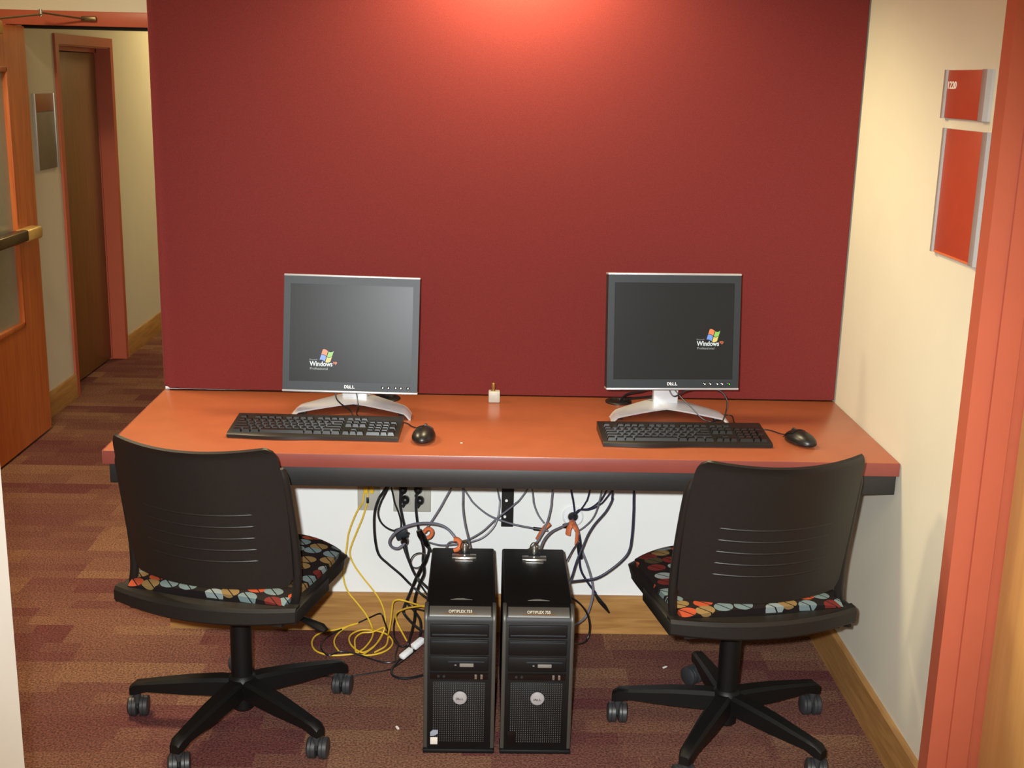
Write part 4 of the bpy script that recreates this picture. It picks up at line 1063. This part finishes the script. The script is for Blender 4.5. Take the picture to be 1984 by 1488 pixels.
# ------------------------------------------------------------------ chairs
def make_chair(label, x, y, rz, base_rot, dx=0.0):
    root = thing('swivel_chair', label, 'chair', (x, y, 0), rz, 'swivel chairs at the desk')
    br = base_rot - rz
    # five-arm base
    bm = B(); lathe(bm, [(0.024, 0.046), (0.028, 0.050), (0.028, 0.084), (0.040, 0.086), (0.042, 0.120), (0.036, 0.138), (0.0285, 0.146), (0.0285, 0.30), (0.023, 0.302), (0.023, 0.36)], (0, 0, 0), 'z', 28)
    obj('column', bm, 'chair_base', root)
    for i in range(5):
        t = br + i * 2 * PI / 5
        R = Matrix.Rotation(t, 4, 'Z')
        bm = B()
        secs = []
        for r_, w, zb, zt_ in ((0.026, 0.024, 0.090, 0.138), (0.06, 0.025, 0.088, 0.138), (0.15, 0.023, 0.086, 0.130), (0.26, 0.018, 0.086, 0.114), (0.292, 0.017, 0.076, 0.109), (0.308, 0.013, 0.073, 0.096)):
            b = min(w, (zt_ - zb)) * 0.35
            pts = [(-w, zb), (w, zb), (w, zt_ - b), (w - b, zt_), (-w + b, zt_), (-w, zt_ - b)]
            secs.append([bm.verts.new(R @ Vector((r_, p, z))) for p, z in pts])
        for a, c in zip(secs, secs[1:]):
            for j in range(6):
                bm.faces.new((a[j], a[(j + 1) % 6], c[(j + 1) % 6], c[j]))
        bm.faces.new(secs[0]); bm.faces.new(secs[-1][::-1])
        obj('leg', bm, 'chair_base', root)
        # twin-wheel caster under the leg end, trailing outward a little
        c = R @ Vector((0.292, 0, 0))
        sw = CASTER[i] - rz
        S = Matrix.Translation(c) @ Matrix.Rotation(sw, 4, 'Z')
        bm = B(); lathe(bm, [(0.0075, 0.045), (0.0075, 0.062), (0.011, 0.063), (0.011, 0.074)], (0, 0, 0), 'z', 14, S)
        box(bm, (-0.006, -0.0017, 0.030), (0.024, 0.0017, 0.056), 0.0006, 2, S)
        cs = obj('caster', bm, 'caster', root)
        for sd in (-1, 1):
            a, b = (0.0018, 0.0275) if sd > 0 else (-0.0275, -0.0018)
            bm = B(); lathe(bm, [(0.023, a), (0.0282, a + 0.002), (0.0282, (a + b) / 2 - 0.001), (0.0268, (a + b) / 2), (0.0282, (a + b) / 2 + 0.001), (0.0282, b - 0.005), (0.021, b)], (0.014, 0, 0.0284), 'y', 20, S)
            obj('wheel', bm, 'caster', cs)
    # mechanism box and lever
    bm = B(); box(bm, (-0.08, -0.10, 0.345), (0.08, 0.10, 0.405), 0.01, 2); obj('mechanism', bm, 'chair_base', root)
    bm = B(); tube(bm, [(0.07, -0.06, 0.378), (0.19, -0.085, 0.375), (0.225, -0.09, 0.372), (0.27, -0.10, 0.362), (0.285, -0.104, 0.356)], [0.006, 0.007, 0.012, 0.017, 0.010], 10, 0.5); obj('lever', bm, 'chair_base', root)
    # seat pan and padded seat
    def outline(u, v, grow=0.0):
        s = u * 2 - 1
        w = (0.218 + 0.022 * math.sin(min(1, v * 1.1) * PI / 2)) + grow
        fr = 0.25 - 0.055 * abs(s) ** 2.6
        yy = -0.195 + (fr + grow + 0.195) * v
        if v > 0.82: w *= 1 - ((v - 0.82) / 0.18) ** 2 * 0.10
        return s * w, yy
    def top_z(u, v):
        s = abs(u * 2 - 1)
        z = 0.462 + 0.012 * v + 0.014 * (1 - s ** 4) - 0.012 * math.sin(v * PI) * (1 - s ** 2)
        if v > 0.8: z -= ((v - 0.8) / 0.2) ** 2 * 0.022
        if v < 0.12: z += -((0.12 - v) / 0.12) ** 2 * 0.010
        return z
    bm = B()
    def fs(u, v):
        xx, yy = outline(u, v, -0.006)
        return Vector((xx, yy, top_z(u, v)))
    plate(bm, fs, 20, 20, -0.030)
    obj('seat', bm, 'seat_fabric', root, None, 60)
    bm = B()
    def fp(u, v):
        xx, yy = outline(u, v, 0.008)
        s = abs(u * 2 - 1)
        return Vector((xx, yy, top_z(u, v) - 0.014 - 0.004))
    plate(bm, fp, 20, 16, -0.030)
    def fw(u, v):
        xx, yy = outline(u, v, -0.012)
        return Vector((xx * (1 - 0.25 * v), yy, 0.418 - 0.004))
    plate(bm, fw, 14, 10, -0.018)
    obj('seat_pan', bm, 'chair_plastic', root, None, 50)
    # rear rail, bowed backwards
    bm = B()
    n = 16
    secs = []
    for i in range(n + 1):
        s = i / n * 2 - 1
        xx = s * 0.245
        yy = -0.232 + 0.045 * s * s
        zb, zt_ = 0.406 + 0.006 * s * s, 0.452
        hd = 0.016 + 0.006 * (1 - s * s)
        pts = [(-hd, zb + 0.006), (-hd + 0.006, zb), (hd, zb), (hd, zt_), (-hd + 0.008, zt_), (-hd, zt_ - 0.008)]
        secs.append([bm.verts.new((xx, yy + p, z)) for p, z in pts])
    for a, c in zip(secs, secs[1:]):
        for j in range(6):
            bm.faces.new((a[j], a[(j + 1) % 6], c[(j + 1) % 6], c[j]))
    bm.faces.new(secs[0]); bm.faces.new(secs[-1][::-1])
    for s in (-1, 1):
        box(bm, (s * 0.236 - 0.011, -0.20, 0.408), (s * 0.236 + 0.011, 0.02, 0.446), 0.005, 2)
    obj('rear_rail', bm, 'chair_plastic', root)
    # back: curved shell
    Z0, Z1 = 0.500, 0.872
    def shell_y(xx, z):
        t = (z - 0.45)
        return -0.222 - 0.20 * t - 0.10 * max(0, t - 0.25) ** 1.5 + 0.060 * (xx / 0.205) ** 2
    def fshell(u, v):
        s = u * 2 - 1
        hw = 0.209 + 0.005 * math.sin(v * PI)
        # rounded corners
        if v > 0.88: hw -= 0.018 * ((v - 0.88) / 0.12) ** 3
        if v < 0.08: hw -= 0.016 * ((0.08 - v) / 0.08) ** 2
        xx = s * hw
        z = Z0 + (Z1 - Z0) * v + 0.010 * s * s * v
        y = shell_y(xx, z)
        if v > 0.95: y -= 0.008 * ((v - 0.95) / 0.05) ** 2      # lip curls back
        return Vector((xx + dx, y, z))
    bm = B(); plate(bm, fshell, 28, 32, 0.007)
    back = obj('backrest', bm, 'chair_plastic', root, None, 50)
    for i in range(5):
        z = 0.575 + i * 0.0315
        pts = []
        rr = []
        for j in range(15):
            xx = -0.160 + 0.32 * j / 14
            zz = z + 0.004 * (xx / 0.15) ** 2
            pts.append((xx + dx, shell_y(xx, zz) - 0.0015, zz))
            rr.append(0.0070 if 0 < j < 14 else 0.002)
        bm = B(); tube(bm, pts, rr, 8, 0.8); obj('rib', bm, 'chair_plastic', back)
    for s in (-1, 1):
        pts = []
        for z, xx in ((0.440, 0.222), (0.50, 0.221), (0.58, 0.220), (0.68, 0.219), (0.78, 0.216), (0.82, 0.212)):
            pts.append((s * xx + dx * min(1, (z - 0.44) / 0.08), shell_y(xx, z) + (0.004 if z > 0.5 else 0.0), z))
        bm = B(); tube(bm, spline(pts, 4), [0.0115] * 18 + [0.010, 0.008, 0.006], 10, 1.0); obj('upright', bm, 'chair_plastic', root)
    return root

CASTER = [1.45, 1.3, 1.65, 1.75, 1.5]
make_chair('black swivel chair at the left monitor, seat turned towards the towers', -0.695, -0.590, math.radians(-14.5), math.radians(32), 0.019)
CASTER = [1.6, 2.2, 1.5, 1.7, 1.4]
make_chair('black swivel chair at the right monitor, close to the right wall', 0.612, -0.640, math.radians(10.5), math.radians(23.5), -0.013)

# ------------------------------------------------------------------ cables under the desk, in metres
for name, label, cat, group, mat, r, pts in CABLES:
    cord(name, label, pts, r, mat, group, cat)
